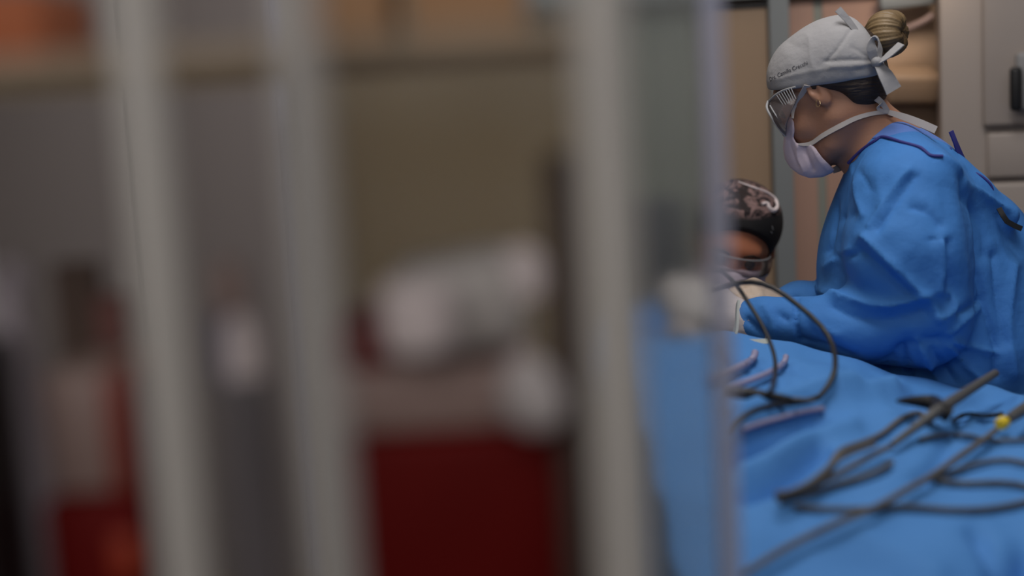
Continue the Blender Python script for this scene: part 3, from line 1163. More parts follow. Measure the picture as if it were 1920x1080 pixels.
# gown
gx = np.arange(0.28, 1.16, 0.0055)
gy = np.arange(2.22, 2.84, 0.0055)
gz = axis_of((0.30, 1.0, 0.012), (1.0, 1.60, 0.0050))
Fd = Field(gx, gy, gz)
Fd.cone(P(1672, 292, 2.46), P(1676, 292, 2.54), 0.058, 0.058, 0.04)
Fd.cone(P(1706, 372, 2.37), P(1676, 372, 2.63), 0.078, 0.078, 0.06)
Fd.ell(P(1676, 470, YW), (0.106, 0.165, 0.17), None, 0.06)
Fd.cone(P(1740, 345, YW), P(1795, 470, YW + 0.05), 0.066, 0.115, 0.06)
Fd.cone(P(1795, 470, YW + 0.05), P(1845, 620, YW + 0.05), 0.115, 0.15, 0.06)
Fd.cone(P(1700, 520, YW), P(1745, 760, YW), 0.135, 0.150, 0.08)
Fd.cone(P(1845, 620, YW + 0.05), Vector((0.88, YW, 0.75)), 0.15, 0.17, 0.08)
Fd.cone(P(1745, 760, YW), Vector((0.84, YW, 0.42)), 0.15, 0.18, 0.08)
Fd.cone(P(1765, 400, 2.44), P(1800, 640, 2.45), 0.070, 0.105, 0.06)
Fd.plane((0.8, 2.5, 0.36), (0, 0, -1))
# sleeves
Fd.cone(P(1704, 372, 2.365), P(1700, 470, 2.335), 0.082, 0.095, 0.05)
Fd.cone(P(1700, 470, 2.335), P(1715, 580, 2.325), 0.095, 0.082, 0.04)
Fd.cone(P(1722, 600, 2.325), P(1600, 612, 2.345), 0.078, 0.062, 0.03)
Fd.cone(P(1600, 612, 2.345), P(1430, 604, 2.39), 0.060, 0.040, 0.025)
Fd.cone(P(1430, 604, 2.39), P(1408, 604, 2.396), 0.040, 0.036, 0.01)
Fd.plane(P(1389, 605, 2.40), (P(1389, 605, 2.40) - P(1500, 608, 2.37)), 0.003)
Fd.cone(SR, ER, 0.075, 0.068, 0.04)
Fd.cone(ER, P(1500, 580, 2.56), 0.062, 0.042, 0.03)
Fd.cone(P(1500, 580, 2.56), P(1482, 583, 2.553), 0.042, 0.037, 0.02)
# stand-up edge of the back flap
Fd.cone(P(1765, 300, 2.46), P(1826, 362, 2.44), 0.018, 0.022, 0.03)
Fd.cone(P(1826, 362, 2.44), P(1892, 402, 2.43), 0.022, 0.022, 0.03)
GF = [([(1622, 446), (1660, 482), (1724, 546)], 9, 0.011), ([(1612, 470), (1660, 512), (1706, 552)], 10, -0.008),
      ([(1704, 318), (1675, 354), (1631, 424)], 6, 0.006), ([(1716, 330), (1690, 364), (1645, 428)], 8, -0.006),
      ([(1598, 310), (1606, 360), (1618, 403)], 7, 0.006), ([(1610, 320), (1632, 356)], 8, -0.004),
      ([(1736, 552), (1671, 571), (1602, 566), (1541, 543)], 9, 0.012), ([(1730, 582), (1660, 600), (1600, 592), (1560, 572)], 14, -0.009),
      ([(1765, 448), (1768, 500), (1761, 546)], 8, 0.009), ([(1778, 455), (1782, 510), (1784, 560)], 8, -0.009),
      ([(1741, 560), (1761, 599)], 6, 0.008), ([(1761, 601), (1792, 578), (1780, 548)], 5, 0.007),
      ([(1798, 586), (1820, 578), (1840, 562)], 6, -0.007), ([(1781, 627), (1810, 600), (1840, 574)], 5, 0.006),
      ([(1806, 330), (1822, 395), (1830, 464), (1847, 566), (1871, 652)], 8, -0.011),
      ([(1815, 370), (1845, 430), (1850, 480)], 12, -0.006),
      ([(1765, 296), (1800, 320), (1826, 352), (1887, 393)], 6, 0.008),
      ([(1712, 388), (1740, 398), (1762, 420)], 10, -0.007), ([(1744, 450), (1764, 447)], 5, -0.005),
      ([(1565, 372), (1562, 410), (1553, 470)], 6, -0.010), ([(1590, 470), (1560, 490), (1550, 500)], 7, 0.006),
      ([(1566, 482), (1600, 478)], 6, -0.006), ([(1585, 410), (1600, 400)], 9, -0.006),
      ([(1660, 690), (1700, 650), (1760, 640)], 16, -0.012), ([(1720, 640), (1752, 700), (1768, 735)], 7, 0.010),
      ([(1690, 660), (1706, 700), (1712, 740)], 8, -0.010), ([(1780, 650), (1830, 705), (1850, 720)], 5, 0.008),
      ([(1790, 640), (1850, 658), (1872, 660)], 6, 0.008), ([(1868, 660), (1866, 700)], 6, -0.010), ([(1750, 660), (1790, 715)], 6, -0.007),
      ([(1494, 556), (1492, 600), (1500, 640)], 4, -0.008), ([(1432, 575), (1450, 605), (1446, 640)], 7, 0.005),
      ([(1402, 600), (1420, 618), (1436, 630)], 6, -0.008), ([(1462, 590), (1476, 600)], 7, -0.006), ([(1520, 590), (1540, 615), (1570, 628)], 8, 0.006),
      ([(1505, 640), (1550, 650), (1600, 670)], 10, -0.006), ([(1900, 500), (1890, 600), (1900, 700)], 12, 0.008),
      ([(1868, 480), (1872, 560), (1884, 640)], 10, -0.008)]
gown = fobj('surgical_gown', Fd, M_gown, woman, fold=GF, crum=(0.0085, 15, 5))


# collar band: an outline laid on the gown's neck, with its own thickness
Fd = Field(np.arange(0.52, 0.86, 0.003), np.arange(2.36, 2.64, 0.004), np.arange(1.40, 1.62, 0.003))
Fd.cone(P(1672, 292, 2.46), P(1676, 292, 2.54), 0.0605, 0.0605, 0.04)
Fd.cone(P(1706, 372, 2.37), P(1676, 372, 2.63), 0.0805, 0.0805, 0.06)
Fd.cone(P(1740, 345, YW), P(1795, 470, YW + 0.05), 0.0685, 0.1175, 0.06)
Fd.poly([(1630, 262), (1692, 210), (1780, 230), (1790, 296), (1745, 293), (1733, 284), (1722, 277), (1690, 268), (1657, 258)], SC, 0.003)
collar = fobj('collar', Fd, M_collar, gown)
b = Builder()
b.tube([surf(q[0], q[1], gown) for q in ((1590, 306), (1615, 284), (1640, 266), (1657, 258), (1690, 268), (1722, 277), (1733, 284), (1745, 293), (1768, 294))], 0.0026, 8, sub=4)
b.build('neck_binding', M_navy, gown)
b = Builder()
b.ribbon([P(1783, 246, 2.44), P(1791, 266, 2.44), P(1800, 290, 2.445), P(1806, 306, 2.45)], RT + VY * 0.6, [0.010, 0.009, 0.012, 0.016], 0.003)
b.ribbon([P(1784, 279, 2.44), P(1774, 278, 2.44), P(1768, 286, 2.44), P(1774, 294, 2.45)], VY + UP * 0.4, 0.007, 0.002)
b.build('neck_tie', M_navy, gown)
b = Builder()
b.tube([P(1808, 322, 2.43), P(1832, 326, 2.42), P(1854, 342, 2.415), P(1861, 358, 2.415), P(1846, 357, 2.415), P(1832, 342, 2.42)], 0.0022, 8)
b.build('neck_tie', M_navy, gown)
b = Builder()
b.ribbon([P(1873, 390, 2.395), P(1880, 403, 2.39), P(1888, 415, 2.388)], RT, 0.009, 0.002)
b.ribbon([P(1886, 414, 2.388), P(1902, 423, 2.388), P(1916, 429, 2.388)], UP, 0.009, 0.002)
b.build('waist_tie', M_rubber, gown)

# gloves
for (W_, d_, n_, cu, sd, y0) in ((WL, dL, nL, curlL, -1, 2.42), (WR, dR, nR, curlR, 1, 2.56)):
    c = W_ + d_ * 0.07
    Fd = Field(np.arange(c.x - 0.16, c.x + 0.16, 0.0025), np.arange(c.y - 0.14, c.y + 0.14, 0.0025), np.arange(c.z - 0.14, c.z + 0.14, 0.0025))
    hand(Fd, W_, d_, n_, cu, sd, 0.0016)
    Fd.cone(W_ - d_ * 0.05, W_ - d_ * 0.005, 0.037, 0.034, 0.02)
    fobj('surgical_glove', Fd, M_glove if sd > 0 else mat('white_latex_glove', (0.50, 0.45, 0.45), 0.6, bump=(70, 0.25, 4)), woman, rip=(0.0010, 90, 11))
# clogs
for s in (-1, 1):
    Fd = Field(np.arange(0.60, 0.92, 0.006), np.arange(YW + s * 0.09 - 0.08, YW + s * 0.09 + 0.08, 0.006), np.arange(-0.02, 0.14, 0.006))
    Fd.cone((0.83, YW + s * 0.09, 0.045), (0.69, YW + s * 0.09, 0.035), 0.050, 0.046, 0.02)
    Fd.plane((0, 0, 0.002), (0, 0, -1))
    Fd.plane((0, 0, 0.085), (0, 0, 1))
    fobj('clog', Fd, M_cab2, woman)

# ================================================================== seated surgeon
YS = 2.84
HS = Frame(P(1373, 477, YS), Vector((-0.14, -0.95, -0.17)), RT * 0.20 + UP * 1.0, 0.98)
nb2 = HS(-0.075, 0, -0.13)
ts = Vector((nb2.x - 0.02, YS + 0.14, 0.92))
sh = [Vector((nb2.x - 0.18, YS + 0.10, nb2.z - 0.09)), Vector((nb2.x + 0.15, YS + 0.12, nb2.z - 0.09))]
el = [Vector((nb2.x - 0.22, YS - 0.04, 1.03)), Vector((nb2.x + 0.12, YS + 0.02, 1.02))]
wr = [P(1250, 660, 2.66), P(1330, 676, 2.70)]
dh = [(P(1300, 600, 2.60) - wr[0]).normalized(), (P(1338, 616, 2.65) - wr[1]).normalized()]
hp2 = Vector((nb2.x, YS + 0.16, 0.60))


def surgeon_body(Fd):
    head(Fd, HS)
    Fd.cone(HS(-0.035, 0, -0.03), nb2, 0.056, 0.062, 0.04)
    for i in (0, 1):
        Fd.cone(nb2, sh[i], 0.056, 0.055, 0.05)
        Fd.cone(sh[i], el[i], 0.050, 0.042, 0.03)
        Fd.cone(el[i], wr[i], 0.042, 0.028, 0.02)
        hand(Fd, wr[i], dh[i], Vector((0, 0.1, 1)), (0.4, 0.45, 0.5, 0.55), (1, -1)[i])
        s = (-1, 1)[i]
        kn = Vector((hp2.x + s * 0.11 - 0.03, YS - 0.20, 0.56))
        an = Vector((hp2.x + s * 0.13, YS - 0.16, 0.09))
        Fd.cone(hp2 + Vector((s * 0.08, 0, 0)), kn, 0.070, 0.052, 0.03)
        Fd.cone(kn, an, 0.058, 0.040, 0.03)
        Fd.cone(an + Vector((0, 0.02, -0.04)), an + Vector((0, -0.12, -0.055)), 0.036, 0.028, 0.03)
    Fd.ell((nb2.x, YS + 0.12, nb2.z - 0.22), (0.14, 0.085, 0.15), None, 0.05)
    Fd.cone((nb2.x, YS + 0.12, nb2.z - 0.25), hp2, 0.10, 0.10, 0.05)
    Fd.ell(hp2, (0.14, 0.09, 0.08), None, 0.03)


sx, sy, sz = HS.o
fx = axis_of((sx - 0.42, sx - 0.10, 0.006), (sx - 0.10, sx + 0.10, 0.003), (sx + 0.10, sx + 0.40, 0.006))
fy = axis_of((2.36, 2.68, 0.006), (2.68, 2.92, 0.003), (2.92, 3.16, 0.008))
fz = axis_of((-0.01, 1.0, 0.012), (1.0, 1.20, 0.005), (1.20, 1.56, 0.003))
Fd = Field(fx, fy, fz)
surgeon_body(Fd)
surgeon = fobj('person', Fd, M_skin2)
tag(surgeon, 'seated person in black patterned cap, goggles and mask behind the hazy screen edge', 'person')
for s in (-1, 1):
    bm_ = bmesh.new()
    bmesh.ops.create_uvsphere(bm_, u_segments=16, v_segments=10, radius=0.0115, matrix=Matrix.Translation(HS(0.0785, s * 0.031, 0.010)))
    b = Builder()
    b._merge(bm_)
    b.build('eye', M_eye, surgeon)
    b = Builder()
    b.tube([HS(0.092, s * 0.014, 0.026), HS(0.090, s * 0.032, 0.031), HS(0.078, s * 0.050, 0.024)], [0.003, 0.0035, 0.002], 6)
    b.build('eyebrow', M_hair, surgeon)

# patterned cap: black band, grey rose swirls on top
M_pcap = bpy.data.materials.new('black_cap_with_swirls')
M_pcap.use_nodes = True
_n = M_pcap.node_tree
_b = _n.nodes['Principled BSDF']
_b.inputs['Roughness'].default_value = 0.8
_tc = _n.nodes.new('ShaderNodeTexCoord')
_no = _n.nodes.new('ShaderNodeTexNoise')
_no.inputs['Scale'].default_value = 26
_no.inputs['Detail'].default_value = 3
_no.inputs['Distortion'].default_value = 2.2
_cr = _n.nodes.new('ShaderNodeValToRGB')
_cr.color_ramp.elements[0].position, _cr.color_ramp.elements[1].position = 0.42, 0.60
_cr.color_ramp.elements[0].color, _cr.color_ramp.elements[1].color = (0.014, 0.006, 0.007, 1), (0.26, 0.16, 0.15, 1)
_n.links.new(_tc.outputs['Object'], _no.inputs['Vector'])
_n.links.new(_no.outputs['Fac'], _cr.inputs['Fac'])
_sep = _n.nodes.new('ShaderNodeVectorMath')
_sep.operation = 'DOT_PRODUCT'
_sep.inputs[1].default_value = (HS.u + HS.l * -0.12)[:]
_mr = _n.nodes.new('ShaderNodeMapRange')
z0 = P(1405, 400, YS - 0.07).dot(HS.u + HS.l * -0.12)
_mr.inputs['From Min'].default_value, _mr.inputs['From Max'].default_value = z0 - 0.006, z0 + 0.006
_mx = _n.nodes.new('ShaderNodeMix')
_mx.data_type = 'RGBA'
_mx.inputs['A'].default_value = (0.006, 0.005, 0.006, 1)
_n.links.new(_tc.outputs['Object'], _sep.inputs[0])
_n.links.new(_sep.outputs['Value'], _mr.inputs['Value'])
_n.links.new(_mr.outputs['Result'], _mx.inputs['Factor'])
_n.links.new(_cr.outputs['Color'], _mx.inputs['B'])
_n.links.new(_mx.outputs['Result'], _b.inputs['Base Color'])
cx = HS(-0.01, 0, 0.06)
Fd = Field(np.arange(cx.x - 0.13, cx.x + 0.13, 0.0028), np.arange(cx.y - 0.15, cx.y + 0.15, 0.003), np.arange(cx.z - 0.14, cx.z + 0.14, 0.0028))
Fd.ell(HS(-0.012, 0, 0.054), (0.101, 0.081, 0.080), HS.R)
Fd.ell(HS(-0.015, 0, 0.080), (0.085, 0.075, 0.067), HS.R, 0.04)
Fd.plane(HS(0.09, 0, 0.083), HS.f * 0.69 - HS.u * 0.72, 0.004)
CF2 = [([(1368, 338), (1400, 348), (1430, 366), (1450, 385)], 4, 0.005), ([(1372, 350), (1402, 360), (1428, 378)], 5, -0.004),
       ([(1360, 392), (1400, 398), (1455, 400)], 4, 0.002), ([(1385, 362), (1410, 374)], 5, 0.003)]
scap = fobj('surgical_cap', Fd, M_pcap, surgeon, fold=CF2)
b = Builder()
b.tube([surf(q[0], q[1], scap, 0.002) for q in ((1428, 384), (1438, 382), (1441, 390), (1449, 396), (1455, 388), (1452, 374), (1436, 362), (1412, 352), (1385, 342))], [0.003, 0.0035, 0.004, 0.005, 0.004, 0.003, 0.0025, 0.002, 0.0015], 8, sub=4)
b.build('scroll_trim', M_gauze, scap)
b = Builder()
for (q0, q1) in (((1447, 424), (1449, 431)), ((1445, 434), (1447, 437))):
    b.tube([surf(q0[0], q0[1], scap, 0.001), surf(q1[0], q1[1], scap, 0.001)], 0.0007, 6)
b.build('stitched_mark', M_cab2, scap)
# mask
mc = HS(0.06, 0, -0.07)
Fd = Field(np.arange(mc.x - 0.085, mc.x + 0.085, 0.003), np.arange(mc.y - 0.09, mc.y + 0.11, 0.003), np.arange(mc.z - 0.11, mc.z + 0.10, 0.003))
head(Fd, HS, 0.0065, ears=False)
Fd.ell(HS(0.082, 0, -0.055), (0.034, 0.045, 0.055), HS.R, 0.03)
Fd.plane(HS(0.1, 0, -0.001), HS.u + HS.f * -0.05, 0.004)
Fd.plane(HS(0.012, 0, 0), -HS.f, 0.004)
smask = fobj('face_mask', Fd, M_mask, surgeon, fold=[([(1352, 545), (1385, 552), (1420, 548)], 4, 0.003), ([(1352, 565), (1385, 572), (1420, 566)], 4, 0.003)])
# goggles
gc = HS(0.07, 0, 0.008)
Fd = Field(np.arange(gc.x - 0.09, gc.x + 0.09, 0.0025), np.arange(gc.y - 0.08, gc.y + 0.10, 0.0025), np.arange(gc.z - 0.08, gc.z + 0.08, 0.0025))
Fd.ell(HS(0.036, 0, 0.00), (0.074, 0.078, 0.062), HS.R, 0.01)
Fd.shell(0.0050)
Fd.plane(HS(0, 0, 0.024), HS.u, 0.002)
Fd.plane(HS(0.1, 0, -0.010), -HS.u, 0.002)
Fd.plane(HS(0.020, 0, 0), -HS.f, 0.002)
sgog = fobj('goggles', Fd, M_clear2, surgeon)
b = Builder()


def gl(a, u):
    k = math.sqrt(max(0.05, 1 - (u / 0.062) ** 2))
    return HS(0.036 + 0.074 * k * math.cos(a), 0.078 * k * math.sin(a), u)


b.tube([gl(a, 0.024) for a in np.linspace(-1.75, 1.75, 15)], 0.0013, 6, sub=2)
b.tube([gl(a, -0.010 + 0.002 * math.cos(a * 2.2)) for a in np.linspace(-1.75, 1.75, 15)], 0.0013, 6, sub=2)
b.build('rim', M_cab2, sgog)
# gown
Fd = Field(np.arange(sx - 0.42, sx + 0.42, 0.008), np.arange(2.40, 3.22, 0.008), np.arange(0.30, 1.48, 0.008))
Fd.cone(nb2 + Vector((0, 0.015, -0.035)), (nb2.x, YS + 0.12, nb2.z - 0.25), 0.088, 0.15, 0.06)
Fd.ell((nb2.x, YS + 0.11, nb2.z - 0.20), (0.20, 0.135, 0.20), None, 0.06)
Fd.cone((nb2.x, YS + 0.12, nb2.z - 0.25), hp2, 0.15, 0.17, 0.06)
Fd.cone(hp2, Vector((hp2.x - 0.03, YS - 0.18, 0.54)), 0.17, 0.12, 0.08)
Fd.cone(Vector((hp2.x - 0.15, YS - 0.19, 0.54)), Vector((hp2.x + 0.09, YS - 0.19, 0.54)), 0.112, 0.112, 0.08)
for i in (0, 1):
    Fd.cone(sh[i], el[i], 0.080, 0.066, 0.05)
    Fd.cone(el[i], wr[i], 0.062, 0.040, 0.03)
    Fd.cone(nb2 + Vector((0, 0.02, -0.05)), sh[i], 0.080, 0.080, 0.05)
fobj('surgical_gown', Fd, M_gown, surgeon, crum=(0.007, 16, 9))
for i in (0, 1):
    c = wr[i] + dh[i] * 0.07
    Fd = Field(np.arange(c.x - 0.14, c.x + 0.14, 0.0035), np.arange(c.y - 0.14, c.y + 0.14, 0.0035), np.arange(c.z - 0.14, c.z + 0.14, 0.0035))
    hand(Fd, wr[i], dh[i], Vector((0, 0.1, 1)), (0.4, 0.45, 0.5, 0.55), (1, -1)[i], 0.0016)
    Fd.cone(wr[i] - dh[i] * 0.04, wr[i], 0.034, 0.030, 0.01)
    fobj('surgical_glove', Fd, M_gauze, surgeon, rip=(0.001, 90, 13))
    s = (-1, 1)[i]
    Fd = Field(np.arange(hp2.x + s * 0.13 - 0.08, hp2.x + s * 0.13 + 0.08, 0.007), np.arange(YS - 0.36, YS - 0.04, 0.007), np.arange(-0.02, 0.15, 0.007))
    Fd.cone((hp2.x + s * 0.13, YS - 0.14, 0.045), (hp2.x + s * 0.13, YS - 0.28, 0.035), 0.050, 0.046, 0.02)
    Fd.plane((0, 0, 0.002), (0, 0, -1))
    fobj('clog', Fd, M_cab2, surgeon)
# stool
st = empty('stool', (hp2.x, YS + 0.16, 0), 'round black stool under the seated person', 'stool')
Builder().lathe((hp2.x, YS + 0.16, 0.340), [(0.02, 0), (0.16, 0.0), (0.17, 0.02), (0.17, 0.04), (0.155, 0.052)]).build('seat', M_black, st)
Builder().lathe((hp2.x, YS + 0.16, 0.06), [(0.03, 0), (0.025, 0.02), (0.022, 0.28)]).build('column', M_steel, st)
for k in range(5):
    a = 2 * PI * k / 5 + 0.75
    e_ = Vector((hp2.x + 0.19 * math.cos(a), YS + 0.16 + 0.19 * math.sin(a), 0.02))
    Builder().tube([Vector((hp2.x, YS + 0.16, 0.08)), e_], [0.016, 0.018], 8).build('leg', M_steel, st)

# grey equipment column seen through the hazy screen
p0 = P(1226, 500, 3.34)
eq = empty('equipment_cart', (p0.x, 3.34, 0), 'slate grey equipment cart left of the seated person behind the hazy screen', 'equipment cart')
zt = P(1226, 385, 3.34).z
Builder().box((p0.x, 3.34, zt - 0.14), (0.145, 0.12, 0.31), None, 0.012, 3).build('monitor', M_mon, eq)
Builder().box((p0.x, 3.34, zt - 0.30), (0.13, 0.16, 0.03), None, 0.006).build('tray', M_cab2, eq)
Builder().box((p0.x, 3.35, zt - 0.62), (0.08, 0.08, 0.62), None, 0.01).build('column', M_mon, eq)
Builder().box((p0.x, 3.34, 0.10), (0.20, 0.30, 0.10), None, 0.02).build('base', M_mon, eq)
for (i, j) in ((-1, -1), (1, -1), (1, 1), (-1, 1)):
    Builder().lathe((p0.x + i * 0.08 - 0.0, 3.34 + j * 0.12, 0.028), [(0.02, -0.01), (0.028, -0.006), (0.028, 0.006), (0.02, 0.01)], 16, Matrix.Rotation(PI / 2, 3, 'Y')).build('wheel', M_black, eq)

# ================================================================== things on the drape
def lay(pts, r, lift=0.003, air=(), seg=8):
    """a cord lying on the drape along a line of pixels"""
    return Builder().tube(list(air) + [PD(q[0], q[1], r + lift + 0.0015) for q in smoothpx(pts, 5)], r, seg, sub=2)


def air(pts, y_far, p_end):
    """points in the air, coming forward to where the cord meets the drape"""
    n = len(pts)
    return [P(q[0], q[1], min(y_far + (p_end.y - y_far) * (i / n) ** 1.6, PD(q[0], q[1], 0.020).y)) for i, q in enumerate(pts)]


# black cable looping up from the drape
pe = PD(1536, 744, 0.012)
b = lay([(1536, 744), (1505, 753), (1450, 760), (1410, 772), (1384, 792), (1372, 812)], 0.0040, 0.017,
        air([(1335, 545), (1375, 533), (1410, 529), (1450, 540), (1496, 572), (1540, 612), (1562, 650), (1566, 690), (1554, 722)], 2.16, pe), 10)
tag(b.build('cable', M_rubber), 'thick black cable arching in a wide loop over the drape', 'cable')
pe = PD(1440, 738, 0.020)
b = Builder().tube(air([(1350, 505), (1376, 528), (1402, 566), (1430, 612), (1450, 660), (1454, 700), (1447, 728)], 2.18, pe) + [pe], 0.0032, 10)
tag(b.build('cable', M_rubber), 'thinner black cable dropping inside the wide cable loop', 'cable')
# black hand piece lying left
pa, pb = PD(1358, 733, 0.030), PD(1485, 748, 0.030)
hp = empty('electrosurgical_pencil', pa, 'black electrosurgical pencil lying under the cable loops', 'instrument')
Builder().tube([pa, pa.lerp(pb, 0.35), pa.lerp(pb, 0.7), pb], [0.0075, 0.0085, 0.006, 0.003], 12).build('handle', M_rubber, hp)
Builder().tube([pb, pb + (pb - pa).normalized() * 0.03 + Vector((0, 0, 0.002))], [0.003, 0.002], 8).build('electrode', M_cable, hp)
# pink tubing
for pts, r, lab in (([(1330, 712), (1380, 692), (1410, 674), (1416, 660)], 0.0058, 'short pinkish tube at the far edge of the drape'),
                    ([(1360, 730), (1400, 716), (1440, 700), (1468, 682), (1474, 668)], 0.0048, 'pinkish tube curving behind the thinner black cable'),
                    ([(1392, 806), (1420, 796), (1460, 785), (1500, 774), (1545, 766)], 0.0042, 'pinkish tube along the drape fold below the black pencil')):
    tag(lay(pts, r, 0.0055, seg=10).build('tubing', M_pinktube), lab, 'tubing')
# greenish towel edge at the near cuff
b = Builder()
b.ribbon([P(1384, 566, 2.32), P(1382, 600, 2.29), P(1384, 638, 2.26), P(1440, 641, 2.25)], [VY, VY, VY + UP, VY + UP], 0.01, 0.004)
tag(b.build('towel', mat('pale_green_cloth', (0.40, 0.43, 0.40), 0.85)), 'pale green folded towel edge beside the near glove cuff', 'towel')

# dark forceps propped across the drape
pa, pb = P(1866, 700, 2.10), PD(1672, 834, 0.012)
pm = pa.lerp(pb, 0.5)
fo = empty('dark_forceps', pb, 'long dark handled forceps propped across the drape towards the gown', 'forceps')
ph = PD(1762, 768, 0.034)
Builder().tube([pa, pa.lerp(ph, 0.5), ph, ph.lerp(pb, 0.5), pb], [0.0062, 0.0072, 0.0085, 0.0055, 0.0045], 10).build('arm', M_cable, fo)
Builder().tube([PD(1682, 752, 0.030), PD(1712, 752, 0.030), PD(1750, 756, 0.032), ph], [0.002, 0.007, 0.0115, 0.010], 12).build('grip', M_rubber, fo)
Builder().tube([ph, ph + RT * 0.012 - UP * 0.006], [0.010, 0.012], 12).build('hinge', M_rubber, fo)
# grey handled instrument with a yellow band, and its cord
pa, pb = PD(1866, 802, 0.020), PD(1950, 748, 0.026)
G = lambda t: pa.lerp(pb, t)
yb = empty('electrode_handle', pa, 'grey instrument handle with yellow band at the edge of the drape', 'instrument')
Builder().tube([G(0.26), G(0.5), G(1.0)], [0.0065, 0.0085, 0.009], 12).build('handle', M_cable, yb)
Builder().lathe(G(0.10), [(0.006, 0.0), (0.0085, 0.004), (0.0085, 0.018), (0.006, 0.022)], 16, (pb - pa).to_track_quat('Z', 'Y').to_matrix()).build('band', M_yellow, yb)
CB = 'grey cords of the bundle on the drape'
for pts, r, lift, m, lab in (
        ([(1396, 1076), (1470, 1030), (1560, 985), (1640, 952), (1700, 918), (1747, 892), (1800, 855), (1849, 821), (1868, 806)], 0.0040, 0.010, M_cord, 'long steel grey cord running from the yellow banded handle to the near drape corner'),
        ([(1742, 900), (1790, 883), (1840, 868), (1890, 863), (1945, 874)], 0.0034, 0.002, M_cable, 'grey cord curving up and away from the long cord towards the drape edge'),
        ([(1752, 899), (1800, 906), (1880, 905), (1925, 912), (1948, 925), (1925, 940), (1860, 953), (1790, 956), (1700, 950), (1640, 954), (1560, 955), (1488, 950)], 0.0036, 0.001, M_cable, 'grey cord bent in a long hairpin along the near side of the drape'),
        ([(1456, 930), (1500, 917), (1545, 892), (1562, 864), (1580, 843), (1620, 828), (1655, 812), (1690, 785), (1722, 775), (1745, 792)], 0.0036, 0.001, M_cord, 'uppermost cord of the left bundle, running up behind the dark forceps'),
        ([(1457, 935), (1520, 911), (1560, 894), (1600, 873), (1640, 851), (1668, 838)], 0.0040, 0.010, M_cord, 'middle cord of the left bundle, ending at the tip of the dark forceps'),
        ([(1464, 942), (1530, 922), (1560, 911), (1620, 894), (1655, 879), (1672, 867)], 0.0036, 0.002, M_cable, 'lowest cord of the left bundle, with a free end on the drape'),
        ([(1455, 926), (1485, 921), (1520, 904), (1550, 880), (1580, 856), (1640, 832)], 0.0034, 0.023, M_cord, 'cord lying on top of the left bundle'),
        ([(1724, 824), (1752, 817), (1810, 816), (1860, 826), (1945, 824)], 0.0030, 0.002, M_cable, 'thin grey cord crossing the drape below the dark forceps'),
        ([(1786, 789), (1812, 777), (1845, 780), (1868, 778), (1880, 775)], 0.0034, 0.004, M_rubber, 'short dark cord behind the yellow banded handle')):
    tag(lay(pts, r, lift).build('cord', m), lab, 'cord', CB if 'bundle' in lab else None)

# ================================================================== foreground: supply rack, screen, stand
def postx(px, py, y):
    return P(px, py, y).x


RK = Matrix.Rotation(-0.0855, 3, 'Z')
RO = Vector((postx(301, 540, 0.75), 0.75, 0))
XL_ = (-0.27, 0.0, 0.2385)
DP = 0.35


def rkp(x, y, z):
    return RO + RK @ Vector((x, y, z))


rk = empty('supply_rack', rkp(0, DP / 2, 0), 'tall pale grey two bay supply rack close to the camera', 'rack')
for y in (0, DP):
    for x in XL_:
        q = rkp(x, y, 0)
        b = Builder()
        b.tube([q + Vector((0, 0, 0.06)), q + Vector((0, 0, 2.1))], 0.0135, 18)
        b.lathe(q + Vector((0, 0, 2.1)), [(0.0135, 0), (0.015, 0.002), (0.012, 0.012)])
        o = b.build('post', M_post, rk)
        Builder().lathe(q, [(0.016, 0.0), (0.024, 0.004), (0.024, 0.012), (0.010, 0.022), (0.010, 0.07)], 18).build('foot', M_black, o)
ZT = P(800, 92, 0.92).z
ZL = 1.215
xm_, wd_ = (XL_[0] + XL_[2]) / 2, XL_[2] - XL_[0]
for z in (0.25, 0.75, ZL, ZT):
    b = Builder()
    for y in (0, DP):
        b.box(rkp(xm_, y, z - 0.006), (wd_, 0.008, 0.018), RK, 0.002)
    b.box(rkp(xm_, DP / 2, z - 0.003), (wd_, DP, 0.004), RK)
    b.build('shelf', M_shelf, rk)

# boxes on the top shelf
for px0, px1, h, m, lab in ((-30, 110, 0.05, M_orange, 'orange carton at the far left end of the top shelf'),
                            (560, 740, 0.06, M_card, 'tan carton on the top shelf beside the stand pole'),
                            (775, 985, 0.07, M_card, 'larger tan carton on the top shelf above the red container')):
    x0, x1 = postx(px0, 50, 0.93), postx(px1, 50, 0.93)
    e_ = empty('carton', ((x0 + x1) / 2, 0.93, ZT), lab, 'carton', 'cartons on the top shelf')
    Builder().box(((x0 + x1) / 2, 0.95, ZT + h / 2), (x1 - x0, 0.12, h), None, 0.003).build('box', m, e_)
    Builder().box(((x0 + x1) / 2, 0.95, ZT + h + 0.0005), (x1 - x0 - 0.004, 0.02, 0.001)).build('tape', M_smoke, e_)

# red sharps container in the right bay
yc = 0.90
xa, xb = postx(672, 900, yc), postx(1060, 900, yc)
xm, wd = (xa + xb) / 2, xb - xa
zc = P(860, 815, yc - 0.05).z
sc_ = empty('sharps_container', (xm, yc, ZL), 'dark red sharps container with pale lid in the right rack bay', 'container')
b = Builder()
b.box((xm, yc + 0.01, (ZL + zc) / 2), (wd, 0.12, zc - ZL), None, 0.008, 3)
b.build('body', M_red, sc_)
zd = P(860, 690, yc - 0.05).z
b = Builder()
b.box((xm - 0.012, yc + 0.01, (zc + zd) / 2), (wd * 0.92, 0.11, zd - zc), None, 0.008, 3)
b.build('collar', M_smoke, sc_)
x0, x1 = postx(735, 590, yc), postx(985, 590, yc)
z1 = P(860, 500, yc - 0.05).z
b = Builder()
b.box(((x0 + x1) / 2, yc + 0.01, (zd + z1) / 2 + 0.002), (x1 - x0, 0.10, z1 - zd - 0.004), Matrix.Rotation(-0.10, 3, 'Y'), 0.016, 3)
lid = b.build('lid', M_lid, sc_)
